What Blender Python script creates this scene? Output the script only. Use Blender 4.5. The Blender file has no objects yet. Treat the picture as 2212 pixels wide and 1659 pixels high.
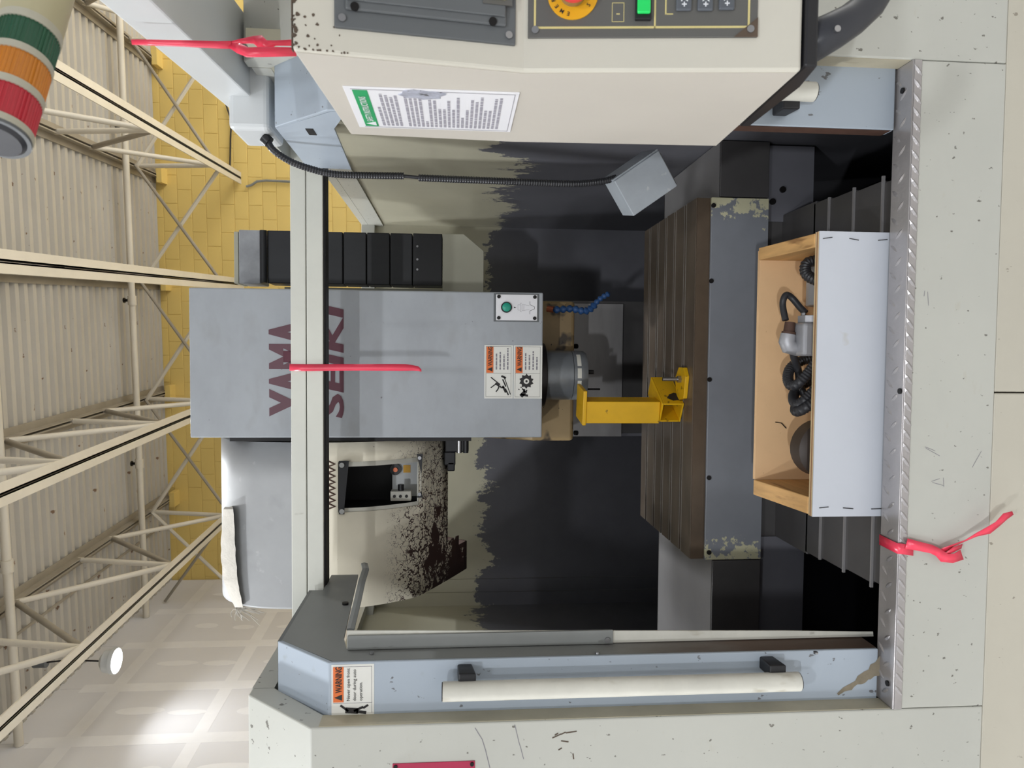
import bpy, math, random
from mathutils import Matrix, Vector
import numpy as np

random.seed(7)
SC = bpy.context.scene
COL = SC.collection
ZO = 1.6                      # eye height above the floor; layout numbers are metres relative to eye level

# ------------------------------------------------------------------ camera (picture is a phone photo turned on its side)
F, CU, CV = 1534.0, 829.5, 1106.0
def _n(a): a = np.array(a, float); return a / np.linalg.norm(a)
DY = _n((65.5, -121, 1534)); DZ = _n((97, -19395, -1534)); DX = np.cross(DY, DZ)
cam_d = bpy.data.cameras.new('camera'); cam = bpy.data.objects.new('camera', cam_d); COL.objects.link(cam)
cam_d.sensor_fit = 'HORIZONTAL'; cam_d.sensor_width = 36.0; cam_d.lens = F / 2212 * 36.0
def _c2w(d): return Vector((float(np.dot(d, DX)), float(np.dot(d, DY)), float(np.dot(d, DZ))))
_lx, _ly, _lz = _c2w((0, 1, 0)), _c2w((1, 0, 0)), _c2w((0, 0, -1))
_m = Matrix((_lx, _ly, _lz)).transposed().to_4x4(); _m.translation = (0, 0, ZO)
cam.matrix_world = _m
cam_d.clip_start = 0.05
cam_d.dof.use_dof = True; cam_d.dof.focus_distance = 2.2; cam_d.dof.aperture_fstop = 9.0
SC.camera = cam

# ------------------------------------------------------------------ light
SC.cycles.max_bounces = 6; SC.cycles.diffuse_bounces = 4; SC.cycles.glossy_bounces = 2; SC.cycles.transmission_bounces = 3; SC.cycles.adaptive_threshold = 0.02
SC.cycles.caustics_reflective = False; SC.cycles.caustics_refractive = False
SC.view_settings.view_transform = 'Standard'; SC.view_settings.look = 'None'
SC.view_settings.gamma = 1.0; SC.view_settings.exposure = 0.0; SC.view_settings.use_curve_mapping = False
W = bpy.data.worlds.new('hall_ambient'); SC.world = W; W.use_nodes = True
W.node_tree.nodes['Background'].inputs[0].default_value = (0.93, 0.96, 1.0, 1)
W.node_tree.nodes['Background'].inputs[1].default_value = 0.42
PHI = math.radians(3.9)       # the hall stands turned a little against the machine
def B(x, y, z): return Vector((x * math.cos(PHI) + y * math.sin(PHI), -x * math.sin(PHI) + y * math.cos(PHI), z))
RB = Matrix.Rotation(-PHI, 4, 'Z')
def bay_or_fill_lamp(x, y, z, power, spread=150, size=0.42, color=(0.94, 0.97, 1.0)):
    l = bpy.data.lights.new('bay_or_fill_light', 'AREA'); l.shape = 'DISK'; l.size = size; l.energy = power
    l.color = color; l.spread = math.radians(spread)
    o = bpy.data.objects.new('bay_or_fill_light', l); COL.objects.link(o)
    p = B(x, y, z); o.location = (p.x, p.y, p.z + ZO); return o
LAMP = (-3.6, 7.07, 3.39)
for (x, y, w) in ((LAMP[0], LAMP[1], 13), (-3.45, 4.6, 34), (-3.92, 0.93, 210), (-2.6, -3.2, 90), (0.4, -3.0, 85), (-1.2, -8.6, 720), (-0.9, 4.4, 60), (-1.5, 3.1, 80), (8.5, 5.0, 2600), (8.5, 8.5, 1000)):  # far right pair is unseen fill, added to brighten ceiling and yellow wall
    bay_or_fill_lamp(x, y, LAMP[2] - (0.0 if (x, y) != LAMP[:2] else 0.02), w, 176 if y < -5 else 148)

# ------------------------------------------------------------------ helpers: pixels -> points on real planes, meshes, tags
def ray(px, py): return _c2w((1659 - py - CU, px - CV, F))
def at(px, py, X=None, Y=None, Z=None, N=None, O=None):
    d = ray(px, py)
    if N is not None: t = Vector(N).dot(Vector(O)) / Vector(N).dot(d)
    else: t = X / d.x if X is not None else Y / d.y if Y is not None else Z / d.z
    return d * t
def project(p):
    c = DX * p[0] + DY * p[1] + DZ * p[2]
    return (c[1] / c[2] * F + CV, 1659 - (c[0] / c[2] * F + CU))

class MB:
    def __init__(s, M=None): s.v = []; s.f = []; s.M = M
    def add(s, vs, fs):
        o = len(s.v)
        for p in vs:
            p = Vector(p); s.v.append(s.M @ p if s.M is not None else p)
        s.f += [tuple(i + o for i in f) for f in fs]; return s
    def box(s, x0, x1, y0, y1, z0, z1):
        return s.add([(x0,y0,z0),(x1,y0,z0),(x1,y1,z0),(x0,y1,z0),(x0,y0,z1),(x1,y0,z1),(x1,y1,z1),(x0,y1,z1)],
                     [(3,2,1,0),(4,5,6,7),(0,1,5,4),(1,2,6,5),(2,3,7,6),(3,0,4,7)])
    def prism(s, poly, a, b, axis='x'):
        mk = {'x': lambda p, t: (t, p[0], p[1]), 'y': lambda p, t: (p[0], t, p[1]), 'z': lambda p, t: (p[0], p[1], t)}[axis]
        n = len(poly)
        return s.add([mk(p, a) for p in poly] + [mk(p, b) for p in poly],
                     [tuple(range(n))[::-1], tuple(range(n, 2*n))] + [(i, (i+1) % n, n + (i+1) % n, n + i) for i in range(n)])
    def tube(s, path, r, n=10, caps=True, flat=1.0):
        path = [Vector(p) for p in path]; rs = r if isinstance(r, (list, tuple)) else [r] * len(path)
        up = None; vs = []
        for i, p in enumerate(path):
            t = (path[min(i+1, len(path)-1)] - path[max(i-1, 0)]).normalized()
            if up is None:
                up = Vector((0, 0, 1)) if abs(t.z) < 0.9 else Vector((1, 0, 0))
            a = t.cross(up).normalized(); b = a.cross(t).normalized(); up = b
            for k in range(n):
                th = 2 * math.pi * k / n
                vs.append(p + a * (math.cos(th) * rs[i]) + b * (math.sin(th) * rs[i] * flat))
        fs = []
        for i in range(len(path) - 1):
            for k in range(n):
                fs.append((i*n + k, i*n + (k+1) % n, (i+1)*n + (k+1) % n, (i+1)*n + k))
        if caps: fs += [tuple(range(n))[::-1], tuple(range((len(path)-1)*n, len(path)*n))]
        return s.add(vs, fs)
    def cyl(s, p0, p1, r, r2=None, n=20): return s.tube([p0, p1], [r, r if r2 is None else r2], n)
    def quad(s, a, b, c, d): return s.add([a, b, c, d], [(0, 1, 2, 3)])
    def build(s, name, mat, parent=None, smooth=False, bevel=0, seg=2, solid=0, label=None, local=None):
        me = bpy.data.meshes.new(name)
        me.from_pydata([(p.x, p.y, p.z + ZO) if local is None else tuple(p) for p in s.v], [], s.f)
        import bmesh
        bm = bmesh.new(); bm.from_mesh(me); bmesh.ops.recalc_face_normals(bm, faces=bm.faces); bm.to_mesh(me); bm.free()
        me.materials.append(mat)
        o = bpy.data.objects.new(name, me); COL.objects.link(o)
        if parent is not None: attach(o, parent)
        if smooth:
            for p in me.polygons: p.use_smooth = True
            me.set_sharp_from_angle(angle=math.radians(40))
        if solid:
            m = o.modifiers.new('thickness', 'SOLIDIFY'); m.thickness = solid; m.offset = 0
        if bevel:
            m = o.modifiers.new('edge', 'BEVEL'); m.width = bevel; m.segments = seg; m.limit_method = 'ANGLE'; m.angle_limit = math.radians(35)
        if label: o['label'] = label
        return o
LOC = {}
def attach(o, parent):
    o.parent = parent
    if parent.name in LOC: o.matrix_parent_inverse = Matrix.Translation(LOC[parent.name]).inverted()
def thing(name, label, cat, loc, group=None, kind=None):
    o = bpy.data.objects.new(name, None); COL.objects.link(o); o.empty_display_size = 0.05
    L = Vector((loc[0], loc[1], loc[2] + ZO)); o.location = L; LOC[o.name] = L
    return tag(o, label, cat, group, kind)
def tag(o, label=None, cat=None, group=None, kind=None):
    if label: o['label'] = label
    if cat: o['category'] = cat
    if group: o['group'] = group
    if kind: o['kind'] = kind
    return o
def inst(src, name, loc, parent, rot=(0, 0, 0), mat=None):
    o = bpy.data.objects.new(name, src); COL.objects.link(o)
    o.location = (loc[0], loc[1], loc[2] + ZO); o.rotation_euler = rot
    attach(o, parent); return o
def mesh_only(mb, name, mat):
    o = mb.build(name, mat, local=True); me = o.data; bpy.data.objects.remove(o); return me

def frame(o, ex, ey):
    ex = Vector(ex).normalized(); ey = Vector(ey); ey = (ey - ex * ey.dot(ex)).normalized(); ez = ex.cross(ey)
    M = Matrix((ex, ey, ez)).transposed().to_4x4(); M.translation = Vector(o); return M

_FONT = {}
def text(name, s, M, size, mat, parent, bold=0.0, align='LEFT', shear=0.0, stretch=1.0, name_=None):
    """flat lettering in the local xy plane of M, 0.6 mm proud"""
    cu = bpy.data.curves.new('t', 'FONT'); cu.body = s; cu.size = size; cu.offset = bold * size; cu.align_x = align; cu.shear = shear
    cu.resolution_u = 3
    o = bpy.data.objects.new('t', cu); COL.objects.link(o)
    dg = bpy.context.evaluated_depsgraph_get()
    me = bpy.data.meshes.new_from_object(o.evaluated_get(dg))
    bpy.data.objects.remove(o); bpy.data.curves.remove(cu)
    S = Matrix.Diagonal((stretch, 1, 1, 1))
    me.transform(Matrix.Translation((0, 0, ZO)) @ M @ Matrix.Translation((0, 0, 0.0007)) @ S)
    me.materials.clear(); me.materials.append(mat)
    r = bpy.data.objects.new(name, me); me.name = name; COL.objects.link(r)
    if parent is not None: attach(r, parent)
    return r

# ------------------------------------------------------------------ materials
def lin(c): return tuple(((x/255)/12.92 if x/255 <= 0.04045 else ((x/255 + 0.055)/1.055) ** 2.4) for x in c) + (1,)
def pm(name, col, rough=0.5, metal=0.0, var=0.06, scale=4.0, stretch=(1, 1, 1), bump=0.0, bscale=None, specks=(), emit=None, spec=0.4, coat=0.0):
    """principled paint: base colour, cloudy variation, optional speck layers (scale, threshold, colour, stretch)"""
    m = bpy.data.materials.new(name); m.use_nodes = True; t = m.node_tree; N = t.nodes; L = t.links
    b = N['Principled BSDF']; b.inputs['Roughness'].default_value = rough; b.inputs['Metallic'].default_value = metal
    b.inputs['Specular IOR Level'].default_value = spec; b.inputs['Coat Weight'].default_value = coat
    c = lin(col)
    tc = N.new('ShaderNodeTexCoord')
    def noise(sc, st, det=6, rgh=0.6):
        mp = N.new('ShaderNodeMapping'); mp.inputs['Scale'].default_value = st; L.new(tc.outputs['Object'], mp.inputs['Vector'])
        n = N.new('ShaderNodeTexNoise'); n.inputs['Scale'].default_value = sc; n.inputs['Detail'].default_value = det; n.inputs['Roughness'].default_value = rgh
        L.new(mp.outputs[0], n.inputs['Vector']); return n.outputs['Fac']
    n0 = noise(scale, stretch)
    mx = N.new('ShaderNodeMix'); mx.data_type = 'RGBA'
    mr = N.new('ShaderNodeMapRange'); mr.inputs[1].default_value = 0.3; mr.inputs[2].default_value = 0.7; L.new(n0, mr.inputs[0]); L.new(mr.outputs[0], mx.inputs['Factor'])
    mx.inputs['A'].default_value = tuple(x * (1 - var) for x in c[:3]) + (1,); mx.inputs['B'].default_value = tuple(min(1, x * (1 + var)) for x in c[:3]) + (1,)
    out = mx.outputs['Result']
    for sp in specks:
        sc, th, sc_col = sp[:3]; st = sp[3] if len(sp) > 3 else (1, 1, 1); soft = sp[4] if len(sp) > 4 else 0.03; amt = sp[5] if len(sp) > 5 else 1.0
        f = noise(sc, st, 3, 0.5); r = N.new('ShaderNodeMapRange'); r.inputs[1].default_value = th; r.inputs[2].default_value = th + soft; r.inputs[4].default_value = amt
        L.new(f, r.inputs[0]); m2 = N.new('ShaderNodeMix'); m2.data_type = 'RGBA'; L.new(r.outputs[0], m2.inputs['Factor']); L.new(out, m2.inputs['A'])
        m2.inputs['B'].default_value = lin(sc_col); out = m2.outputs['Result']
    L.new(out, b.inputs['Base Color'])
    if bump:
        bp = N.new('ShaderNodeBump'); bp.inputs['Strength'].default_value = bump; bp.inputs['Distance'].default_value = 0.004
        L.new(noise(bscale or scale * 8, stretch, 4), bp.inputs['Height']); L.new(bp.outputs[0], b.inputs['Normal'])
    if emit: b.inputs['Emission Color'].default_value = lin(emit[0]); b.inputs['Emission Strength'].default_value = emit[1]
    m['nodes_out'] = out.node.name
    return m

def masked(name, col_a, col_b, build_mask, rough_a=0.5, rough_b=0.6, var=0.08, spec=0.4):
    """two finishes divided by a worn, ragged mask that depends on place on the surface"""
    m = bpy.data.materials.new(name); m.use_nodes = True; t = m.node_tree; N = t.nodes; L = t.links
    b = N['Principled BSDF']; b.inputs['Specular IOR Level'].default_value = spec
    tc = N.new('ShaderNodeTexCoord'); sx = N.new('ShaderNodeSeparateXYZ'); L.new(tc.outputs['Object'], sx.inputs[0])
    def noise(sc, st=(1, 1, 1), det=6, rgh=0.6, off=0):
        mp = N.new('ShaderNodeMapping'); mp.inputs['Scale'].default_value = st; mp.inputs['Location'].default_value = (off, off, off); L.new(tc.outputs['Object'], mp.inputs['Vector'])
        n = N.new('ShaderNodeTexNoise'); n.inputs['Scale'].default_value = sc; n.inputs['Detail'].default_value = det; n.inputs['Roughness'].default_value = rgh
        L.new(mp.outputs[0], n.inputs['Vector']); return n.outputs['Fac']
    def mth(op, a, bb=None, c=None):
        n = N.new('ShaderNodeMath'); n.operation = op
        for i, q in enumerate((a, bb, c)):
            if q is None: continue
            if isinstance(q, (int, float)): n.inputs[i].default_value = q
            else: L.new(q, n.inputs[i])
        return n.outputs[0]
    def ramp(v, a, c):
        r = N.new('ShaderNodeMapRange'); r.inputs[1].default_value = a; r.inputs[2].default_value = c; L.new(v, r.inputs[0]); return r.outputs[0]
    mask = build_mask(sx.outputs, noise, mth, ramp)
    def cloudy(c, sc):
        c = lin(c); x = N.new('ShaderNodeMix'); x.data_type = 'RGBA'; L.new(ramp(noise(sc), .3, .7), x.inputs['Factor'])
        x.inputs['A'].default_value = tuple(q * (1 - var) for q in c[:3]) + (1,); x.inputs['B'].default_value = tuple(q * (1 + var) for q in c[:3]) + (1,); return x.outputs['Result']
    x = N.new('ShaderNodeMix'); x.data_type = 'RGBA'; L.new(mask, x.inputs['Factor']); L.new(cloudy(col_a, 3), x.inputs['A']); L.new(cloudy(col_b, 7), x.inputs['B'])
    L.new(x.outputs['Result'], b.inputs['Base Color'])
    L.new(mth('MULTIPLY_ADD', mask, rough_b - rough_a, rough_a), b.inputs['Roughness'])
    return m

CHIP = (58, 52, 48)
M_cream = pm('cream_paint', (186, 186, 178), 0.42, var=0.04, scale=2.5, specks=((75, .675, (96, 92, 84), (1, 1, .7), .02, .85), (14, .70, (170, 160, 138), (1, 1, 2), .12, .35)))
M_cream2 = pm('cream_paint_low', (192, 187, 173), 0.42, var=0.05, scale=1.6, specks=((60, .70, (120, 110, 96), (1, 1, .6), .03, .7), (5, .62, (176, 160, 128), (1, 1, .5), .2, .4)))
M_edge = pm('cream_edge_worn', (176, 168, 146), 0.5, var=0.12, scale=9, specks=((18, .64, (110, 92, 70), (1, 1, .3), .08, .7),))
M_streak = pm('dried_coolant', (134, 124, 106), 0.6, var=.2, scale=30)
M_beam = pm('beam_paint', (208, 208, 198), 0.4, var=0.05, scale=5, specks=((12, .72, (120, 110, 92), (2, 1, 1), .08, .7),))
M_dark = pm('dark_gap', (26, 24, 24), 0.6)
M_void = pm('sump_shade_black', (5, 5, 6), 0.9, var=0.2, spec=0.0)  # near black stands in for the deep shade of the chip trough
M_rustline = pm('rust_brown', (74, 52, 42), 0.7, var=0.25, scale=18)
M_doorblue = pm('door_bluegrey', (166, 176, 187), 0.4, var=0.04, scale=3, specks=((75, .69, (88, 84, 82), (1, 1, .6), .03, .8), (16, .72, (138, 136, 128), (1, 1, 1), .1, .4)))
M_doorgrey = pm('door_side_grey', (128, 130, 128), 0.45, var=0.08, scale=6, specks=((26, .68, (78, 72, 66), (1, 1, .5), .06, .7),))
M_doorroof = pm('door_roof_grey', (104, 106, 106), 0.45, var=0.08, scale=5, specks=((22, .69, (64, 54, 48), (1, 1, 1), .05, .8),))
def grime_mask(s, noise, mth, ramp):
    g = ramp(mth('MULTIPLY', mth('SUBTRACT', s[2], ZO), -1), .15, .85)
    return mth('MULTIPLY', ramp(mth('ADD', mth('MULTIPLY', g, .75), mth('MULTIPLY', noise(9, (1, 1, .4), 5), .6)), .45, .85), .95)
M_doorside = None
M_flange = pm('flange_white', (206, 204, 194), 0.4, var=0.1, scale=7, specks=((24, .64, (150, 140, 116), (1, 1, .4), .1, .6),))
M_tread = pm('aluminium_tread', (172, 168, 168), 0.3, 0.6, var=0.1, scale=12, bump=.15)
M_head = pm('head_cover_grey', (158, 162, 167), 0.42, var=0.09, scale=5, stretch=(1, 1, 1.4), specks=((8, .56, (138, 139, 137), (1, 1, 2.2), .25, .4), (48, .74, (84, 82, 82), (1, 1, 1), .03, .7)))
M_plate = pm('way_cover_steel', (140, 138, 138), 0.38, 0.25, var=0.1, scale=4, stretch=(1, 1, 6), bump=.05)
M_blackmetal = pm('dark_way_cover', (76, 74, 74), 0.36, 0.15, var=0.12, scale=6)
M_table = pm('table_cast_iron', (104, 92, 80), 0.36, 0.2, var=0.22, scale=5, stretch=(1, 3, 3), specks=((70, .74, (150, 140, 126), (1, 1, 1), .03, .6),))
M_tablefront = pm('table_front_oily', (86, 72, 58), 0.4, 0.1, var=0.2, scale=9)
M_tan = pm('head_casting_tan', (150, 128, 92), 0.5, var=0.12, scale=7, specks=((10, .58, (52, 46, 42), (1, 1, 1), .06, .9), (70, .70, (46, 40, 36), (1, 1, 1), .03, .9)))
M_steel = pm('spindle_steel', (124, 128, 132), 0.32, 0.3, var=0.12, scale=9)
M_ring = pm('spindle_ring_dark', (44, 40, 40), 0.4, 0.5, var=0.2)
M_edgebright = pm('bright_slot_edge', (150, 146, 140), 0.4, 0.2, var=.2, scale=20)  # pale tone for the thin strips along the T-slot edges
M_chrome = pm('bolt_steel', (170, 170, 172), 0.25, 0.9)
M_chain = pm('cable_carrier_black', (34, 35, 38), 0.42, var=0.15, scale=8, stretch=(3, 1, 1))
M_chaingrey = pm('cable_carrier_worn', (150, 152, 156), 0.5, var=0.2, scale=14)
M_brk = pm('carrier_bracket_cream', (168, 166, 150), 0.5, var=0.06, scale=3, specks=((40, .72, (90, 84, 74), (1, 1, 1), .03, .8),))
M_atcgrey = pm('magazine_cover_grey', (160, 161, 162), 0.5, 0.1, var=0.1, scale=3.5, specks=((30, .66, (196, 196, 196), (1, 1, 1), .1, .35), (9, .62, (140, 141, 142), (1, 1, 1), .2, .6)))
M_pend = pm('pendant_cream', (198, 194, 182), 0.42, var=0.03, scale=3, specks=((50, .755, (110, 98, 84), (1, 1, 1), .02, .8), (6, .63, (190, 180, 158), (1, 1, 1), .2, .35)))
M_pendside = pm('pendant_side_cream', (192, 186, 176), 0.5, var=0.035, scale=4, stretch=(1, 1, .4), specks=((9, .70, (176, 164, 150), (1, 1, .5), .12, .4),))
M_pchip = pm('chipped_edge_brown', (84, 70, 58), 0.7, var=0.3, scale=30)
M_bezel = pm('bezel_grey', (94, 97, 99), 0.45, var=0.05, bump=.05)
M_panel = pm('operator_panel_grey', (92, 91, 88), 0.5, var=0.04)
M_screen = pm('dark_screen_glass', (58, 56, 56), 0.15, var=0.04)
M_lineyel = pm('panel_line_cream', (206, 192, 132), 0.5, var=0.08, scale=14)
M_white = pm('label_white', (222, 221, 214), 0.5, var=0.03, scale=8, specks=((60, .72, (128, 112, 88), (1, 1, 1), .03, .7),))
M_signwhite = pm('sign_white', (226, 225, 228), 0.35, var=0.02)
M_orange = pm('label_orange', (222, 112, 52), 0.5, var=0.1, scale=20)
M_ink = pm('black_ink', (38, 36, 36), 0.6)
M_inkgrey = pm('grey_print', (128, 124, 132), 0.6)
M_signink = pm('sign_print', (150, 147, 156), 0.6)
M_foil = pm('scraped_foil', (176, 178, 190), 0.35, 0.2, var=.3, scale=60, specks=((90, .62, (70, 66, 62), (1, 1, .6), .05, .8),))
M_green = pm('sign_green', (38, 152, 92), 0.4)
M_maroon = pm('maroon_lettering', (92, 56, 66), 0.45, var=0.08, scale=12)
M_red = pm('red_button', (228, 52, 74), 0.3, spec=.5)
M_yelring = pm('estop_yellow', (226, 168, 30), 0.45)
M_key = pm('key_grey', (86, 90, 96), 0.45)
M_keytext = pm('key_print_white', (214, 216, 220), 0.5)
M_lampgreen = pm('green_lit_button', (36, 200, 96), 0.3, emit=((30, 200, 90), 0.12))
M_btngreen = pm('green_push_button', (34, 150, 126), 0.35)
M_black = pm('black_plastic', (30, 30, 33), 0.38, var=0.1)
M_handle = pm('black_handle', (52, 53, 58), 0.34, var=0.06)
M_conduit = pm('black_conduit', (40, 40, 43), 0.36, var=0.1)
M_hose = pm('black_hose', (44, 44, 47), 0.4, var=0.1)
M_ribbon = pm('red_ribbon', (226, 58, 84), 0.3, var=0.12, scale=25, stretch=(1, 1, .4), spec=.6)
M_yel = pm('yellow_paint', (222, 172, 22), 0.42, var=0.1, scale=9, specks=((38, .66, (128, 96, 24), (1, 1, 1), .04, .8), (8, .60, (190, 178, 30), (1, 1, 1), .12, .7)))
M_yelin = pm('tube_inside_olive', (112, 104, 40), 0.6, var=0.2)
M_smut = pm('black_smudge', (44, 38, 30), 0.7)
M_blue = pm('blue_hose_segment', (38, 72, 118), 0.4, var=0.12)
M_copper = pm('copper_fitting', (176, 100, 72), 0.35, 0.6)
M_wood = pm('pine_wood', (202, 158, 102), 0.6, var=0.2, scale=2.2, stretch=(22, 1.5, 22), specks=((3.2, .64, (120, 80, 46), (14, 1.5, 14), .1, .7),))
M_mdf = pm('particle_board', (222, 184, 140), 0.7, var=0.07, scale=6, specks=((70, .70, (150, 112, 78), (1, 1, 1), .06, .6),))
M_ply = pm('plywood_edge', (206, 182, 142), 0.65, var=0.1, scale=30)
M_plydark = pm('plywood_dark_ply', (156, 110, 76), 0.65)
M_crate = pm('crate_white_laminate', (196, 200, 208), 0.4, var=0.03, scale=4, specks=((16, .72, (168, 158, 130), (1, 1, 1), .08, .4),))
M_cast = pm('cast_aluminium', (160, 160, 164), 0.42, 0.3, var=0.12, bump=.2)
M_felt = pm('white_felt', (186, 181, 172), 0.9, var=0.08, scale=40, bump=.6, bscale=120)
M_yelwall = pm('yellow_block_paint', (224, 196, 118), 0.6, var=0.05, scale=1.2, specks=((60, .74, (160, 130, 62), (1, 1, 1), .06, .4),), bump=.12, bscale=60)
M_dry = pm('drywall_grey', (214, 213, 215), 0.75, var=0.03, scale=1.0)
M_mud = pm('joint_compound', (226, 225, 226), 0.75, var=0.04, scale=3)
M_deck = pm('roof_deck_paint', (182, 177, 167), 0.55, var=0.05, scale=1.4, specks=((7.5, .70, (112, 80, 50), (1, 1.6, 1), .02, .9), (22, .80, (60, 50, 44), (1, 1, 1), .02, .9)))
M_joist = pm('joist_paint', (206, 199, 184), 0.5, var=0.06, scale=2)
M_joistdk = pm('joist_dark', (150, 142, 128), 0.65, var=0.1, scale=4)  # darker tone for top chords, some web bars and rods
M_bolt = pm('black_bolt', (28, 26, 26), 0.4, 0.4)
M_floor = pm('concrete_floor', (178, 174, 168), 0.6, var=0.1, scale=1)
M_lampbox = pm('work_lamp_grey', (150, 156, 162), 0.42, var=0.06, scale=20, specks=((30, .66, (196, 194, 192), (1, 1, 1), .08, .6),))
M_armw = pm('arm_white', (204, 207, 208), 0.4, var=0.03, scale=3)
M_redplate = pm('red_nameplate', (168, 44, 76), 0.35)
M_galv = pm('sump_sheet', (84, 82, 78), 0.5, 0.4, var=0.15, scale=5)

# oil-blackened splash walls: cream above, soot-dark below with ragged, streaky border
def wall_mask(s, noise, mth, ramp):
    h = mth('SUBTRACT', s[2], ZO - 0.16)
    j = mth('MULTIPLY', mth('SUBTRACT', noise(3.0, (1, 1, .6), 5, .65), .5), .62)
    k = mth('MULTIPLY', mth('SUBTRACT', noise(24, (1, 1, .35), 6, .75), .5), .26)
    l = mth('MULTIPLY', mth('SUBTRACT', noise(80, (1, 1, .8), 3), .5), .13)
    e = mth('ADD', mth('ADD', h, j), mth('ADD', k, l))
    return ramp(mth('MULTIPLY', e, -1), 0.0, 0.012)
M_doorside = masked('door_side_grimy', (128, 130, 128), (84, 66, 54), grime_mask, .45, .6)
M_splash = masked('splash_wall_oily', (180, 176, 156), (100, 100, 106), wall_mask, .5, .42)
def atc_mask(s, noise, mth, ramp):
    # peeled web-like patches, only towards the lower left of the fairing
    gx = ramp(mth('MULTIPLY', s[0], -1), .30, .74)                 # grows to the left
    gz = ramp(mth('MULTIPLY', mth('SUBTRACT', s[2], ZO), -1), -.235, .02)
    g = mth('MULTIPLY', gz, mth('MULTIPLY_ADD', gx, .8, .3))
    web = mth('ABSOLUTE', mth('SUBTRACT', noise(24, (1, 1, 1.2), 3, .55), .5))
    web2 = mth('ABSOLUTE', mth('SUBTRACT', noise(46, (1, 1, 1), 3, .55, 3), .5))
    blot = noise(11, (1, 1, 1), 6, .65, 7)
    a = ramp(mth('SUBTRACT', mth('MULTIPLY', g, .060), web), 0, .006)
    b = ramp(mth('SUBTRACT', mth('MULTIPLY', g, .050), web2), 0, .006)
    c = ramp(mth('SUBTRACT', mth('MULTIPLY_ADD', g, .42, .20), blot), -.22, -.2)
    c = ramp(mth('ADD', mth('MULTIPLY', g, .30), blot), .70, .73)
    sp = ramp(noise(80, (1, 1, 1), 2, .5, 5), .74, .77)
    return mth('MAXIMUM', mth('MAXIMUM', a, b), mth('MAXIMUM', c, mth('MULTIPLY', sp, .8)))
M_atc = masked('magazine_fairing_peeling', (234, 226, 206), (70, 50, 46), atc_mask, .45, .7)
def plate_mask(s, noise, mth, ramp):
    d = mth('ABSOLUTE', mth('ADD', s[0], .07))
    g = ramp(d, .36, .53)
    return ramp(mth('ADD', mth('MULTIPLY', g, .42), noise(26, (1, 1, 1), 6, .7)), .80, .82)
M_tplate = masked('table_apron_worn', (122, 125, 131), (186, 182, 152), plate_mask, .38, .6, var=.14)

# ================================================================== the hall
ZC = 4.38; YW = 11.0; XL = -4.3
floor = MB().add([(-12, -14, -ZO), (14, -14, -ZO), (14, 14, -ZO), (-12, 14, -ZO)], [(0, 1, 2, 3)]).build('floor', M_floor)
tag(floor, 'grey concrete floor of the hall', 'floor', kind='structure')

# ceiling: fluted steel deck sheets
ceil = thing('ceiling', 'painted fluted steel roof deck with rust spots', 'ceiling', B(0, 7, ZC), kind='structure')
def deck_mesh():
    p = .1525; prof = []
    for k in range(6):
        y = k * p
        prof += [(y, 0), (y + .058, 0), (y + .078, .04), (y + .132, .04), (y + p, 0)] if k == 5 else [(y, 0), (y + .058, 0), (y + .078, .04), (y + .132, .04)]
    vs = [(-4.5, a, b) for a, b in prof] + [(5.6, a, b) for a, b in prof]; n = len(prof)
    return MB().add(vs, [(i, i + 1, n + i + 1, n + i) for i in range(n - 1)])
dm = mesh_only(deck_mesh(), 'deck_sheet', M_deck)
y = YW
while y > 1.0:
    y -= .915
    inst(dm, 'deck_sheet', B(0, y, ZC), ceil, (0, 0, -PHI))
MB(RB).box(-4.5, 5.6, 1.0, YW + .3, ZC + .045, ZC + .06).build('deck_backing', M_deck, ceil)
MB(RB).box(-3.36, -3.33, 5.2, YW - .2, ZC - .012, ZC + .002).build('deck_side_lap', M_joistdk, ceil)

# back wall of painted concrete block
wb = thing('wall_back', 'yellow painted concrete block wall at the far end', 'wall', B(0, YW, -ZO), kind='structure')
MB(RB).box(-7, 8, YW + .012, YW + .25, -ZO, ZC + .1).build('wall_core', M_yelwall, wb)
bm_ = MB().box(-.2005, .2005, 0, .03, -.0991, .0991); blk = bm_.build('b', M_yelwall, local=True)
md = blk.modifiers.new('e', 'BEVEL'); md.width = .004; md.segments = 1
dg = bpy.context.evaluated_depsgraph_get(); bme = bpy.data.meshes.new_from_object(blk.evaluated_get(dg)); bme.name = 'block'; bpy.data.objects.remove(blk)
seen, rest = [], []
row = 0; z = -ZO + .1
while z < ZC + .05:
    x = -6.9 + (.2 if row % 2 else 0)
    while x < 7.5:
        p = B(x, YW + .005, z); a, b = project(p)
        vis = (300 < a < 800 and 60 < b < 1320)
        if vis and (430 < a and 640 < b < 930): vis = False
        if vis and a > 640 and not (430 < b < 520): vis = False
        if vis and (510 < a and 955 < b): vis = False
        if vis and (530 < a < 960 and 515 < b < 605): vis = False
        if vis and b < 230 and a - b < 300 - 300 + 0 and False: vis = False
        if vis and a > 255 + 1.0 * (b - 60) * 1.25 + 200 and b < 290: vis = False
        (seen if vis else rest).append((x, z)); x += .406
    z += .2032; row += 1
seen.sort(key=lambda q: abs(q[0])); extra = seen[300:]; seen = seen[:300]
for x, z in seen: inst(bme, 'block', B(x, YW + .005, z), wb, (0, 0, -PHI))
mb = MB(RB)
for x, z in rest + extra: mb.box(x - .2005, x + .2005, YW + .005, YW + .013, z - .0991, z + .0991)
o = mb.build('block_courses', M_yelwall, wb); o['kind'] = 'stuff'

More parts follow.
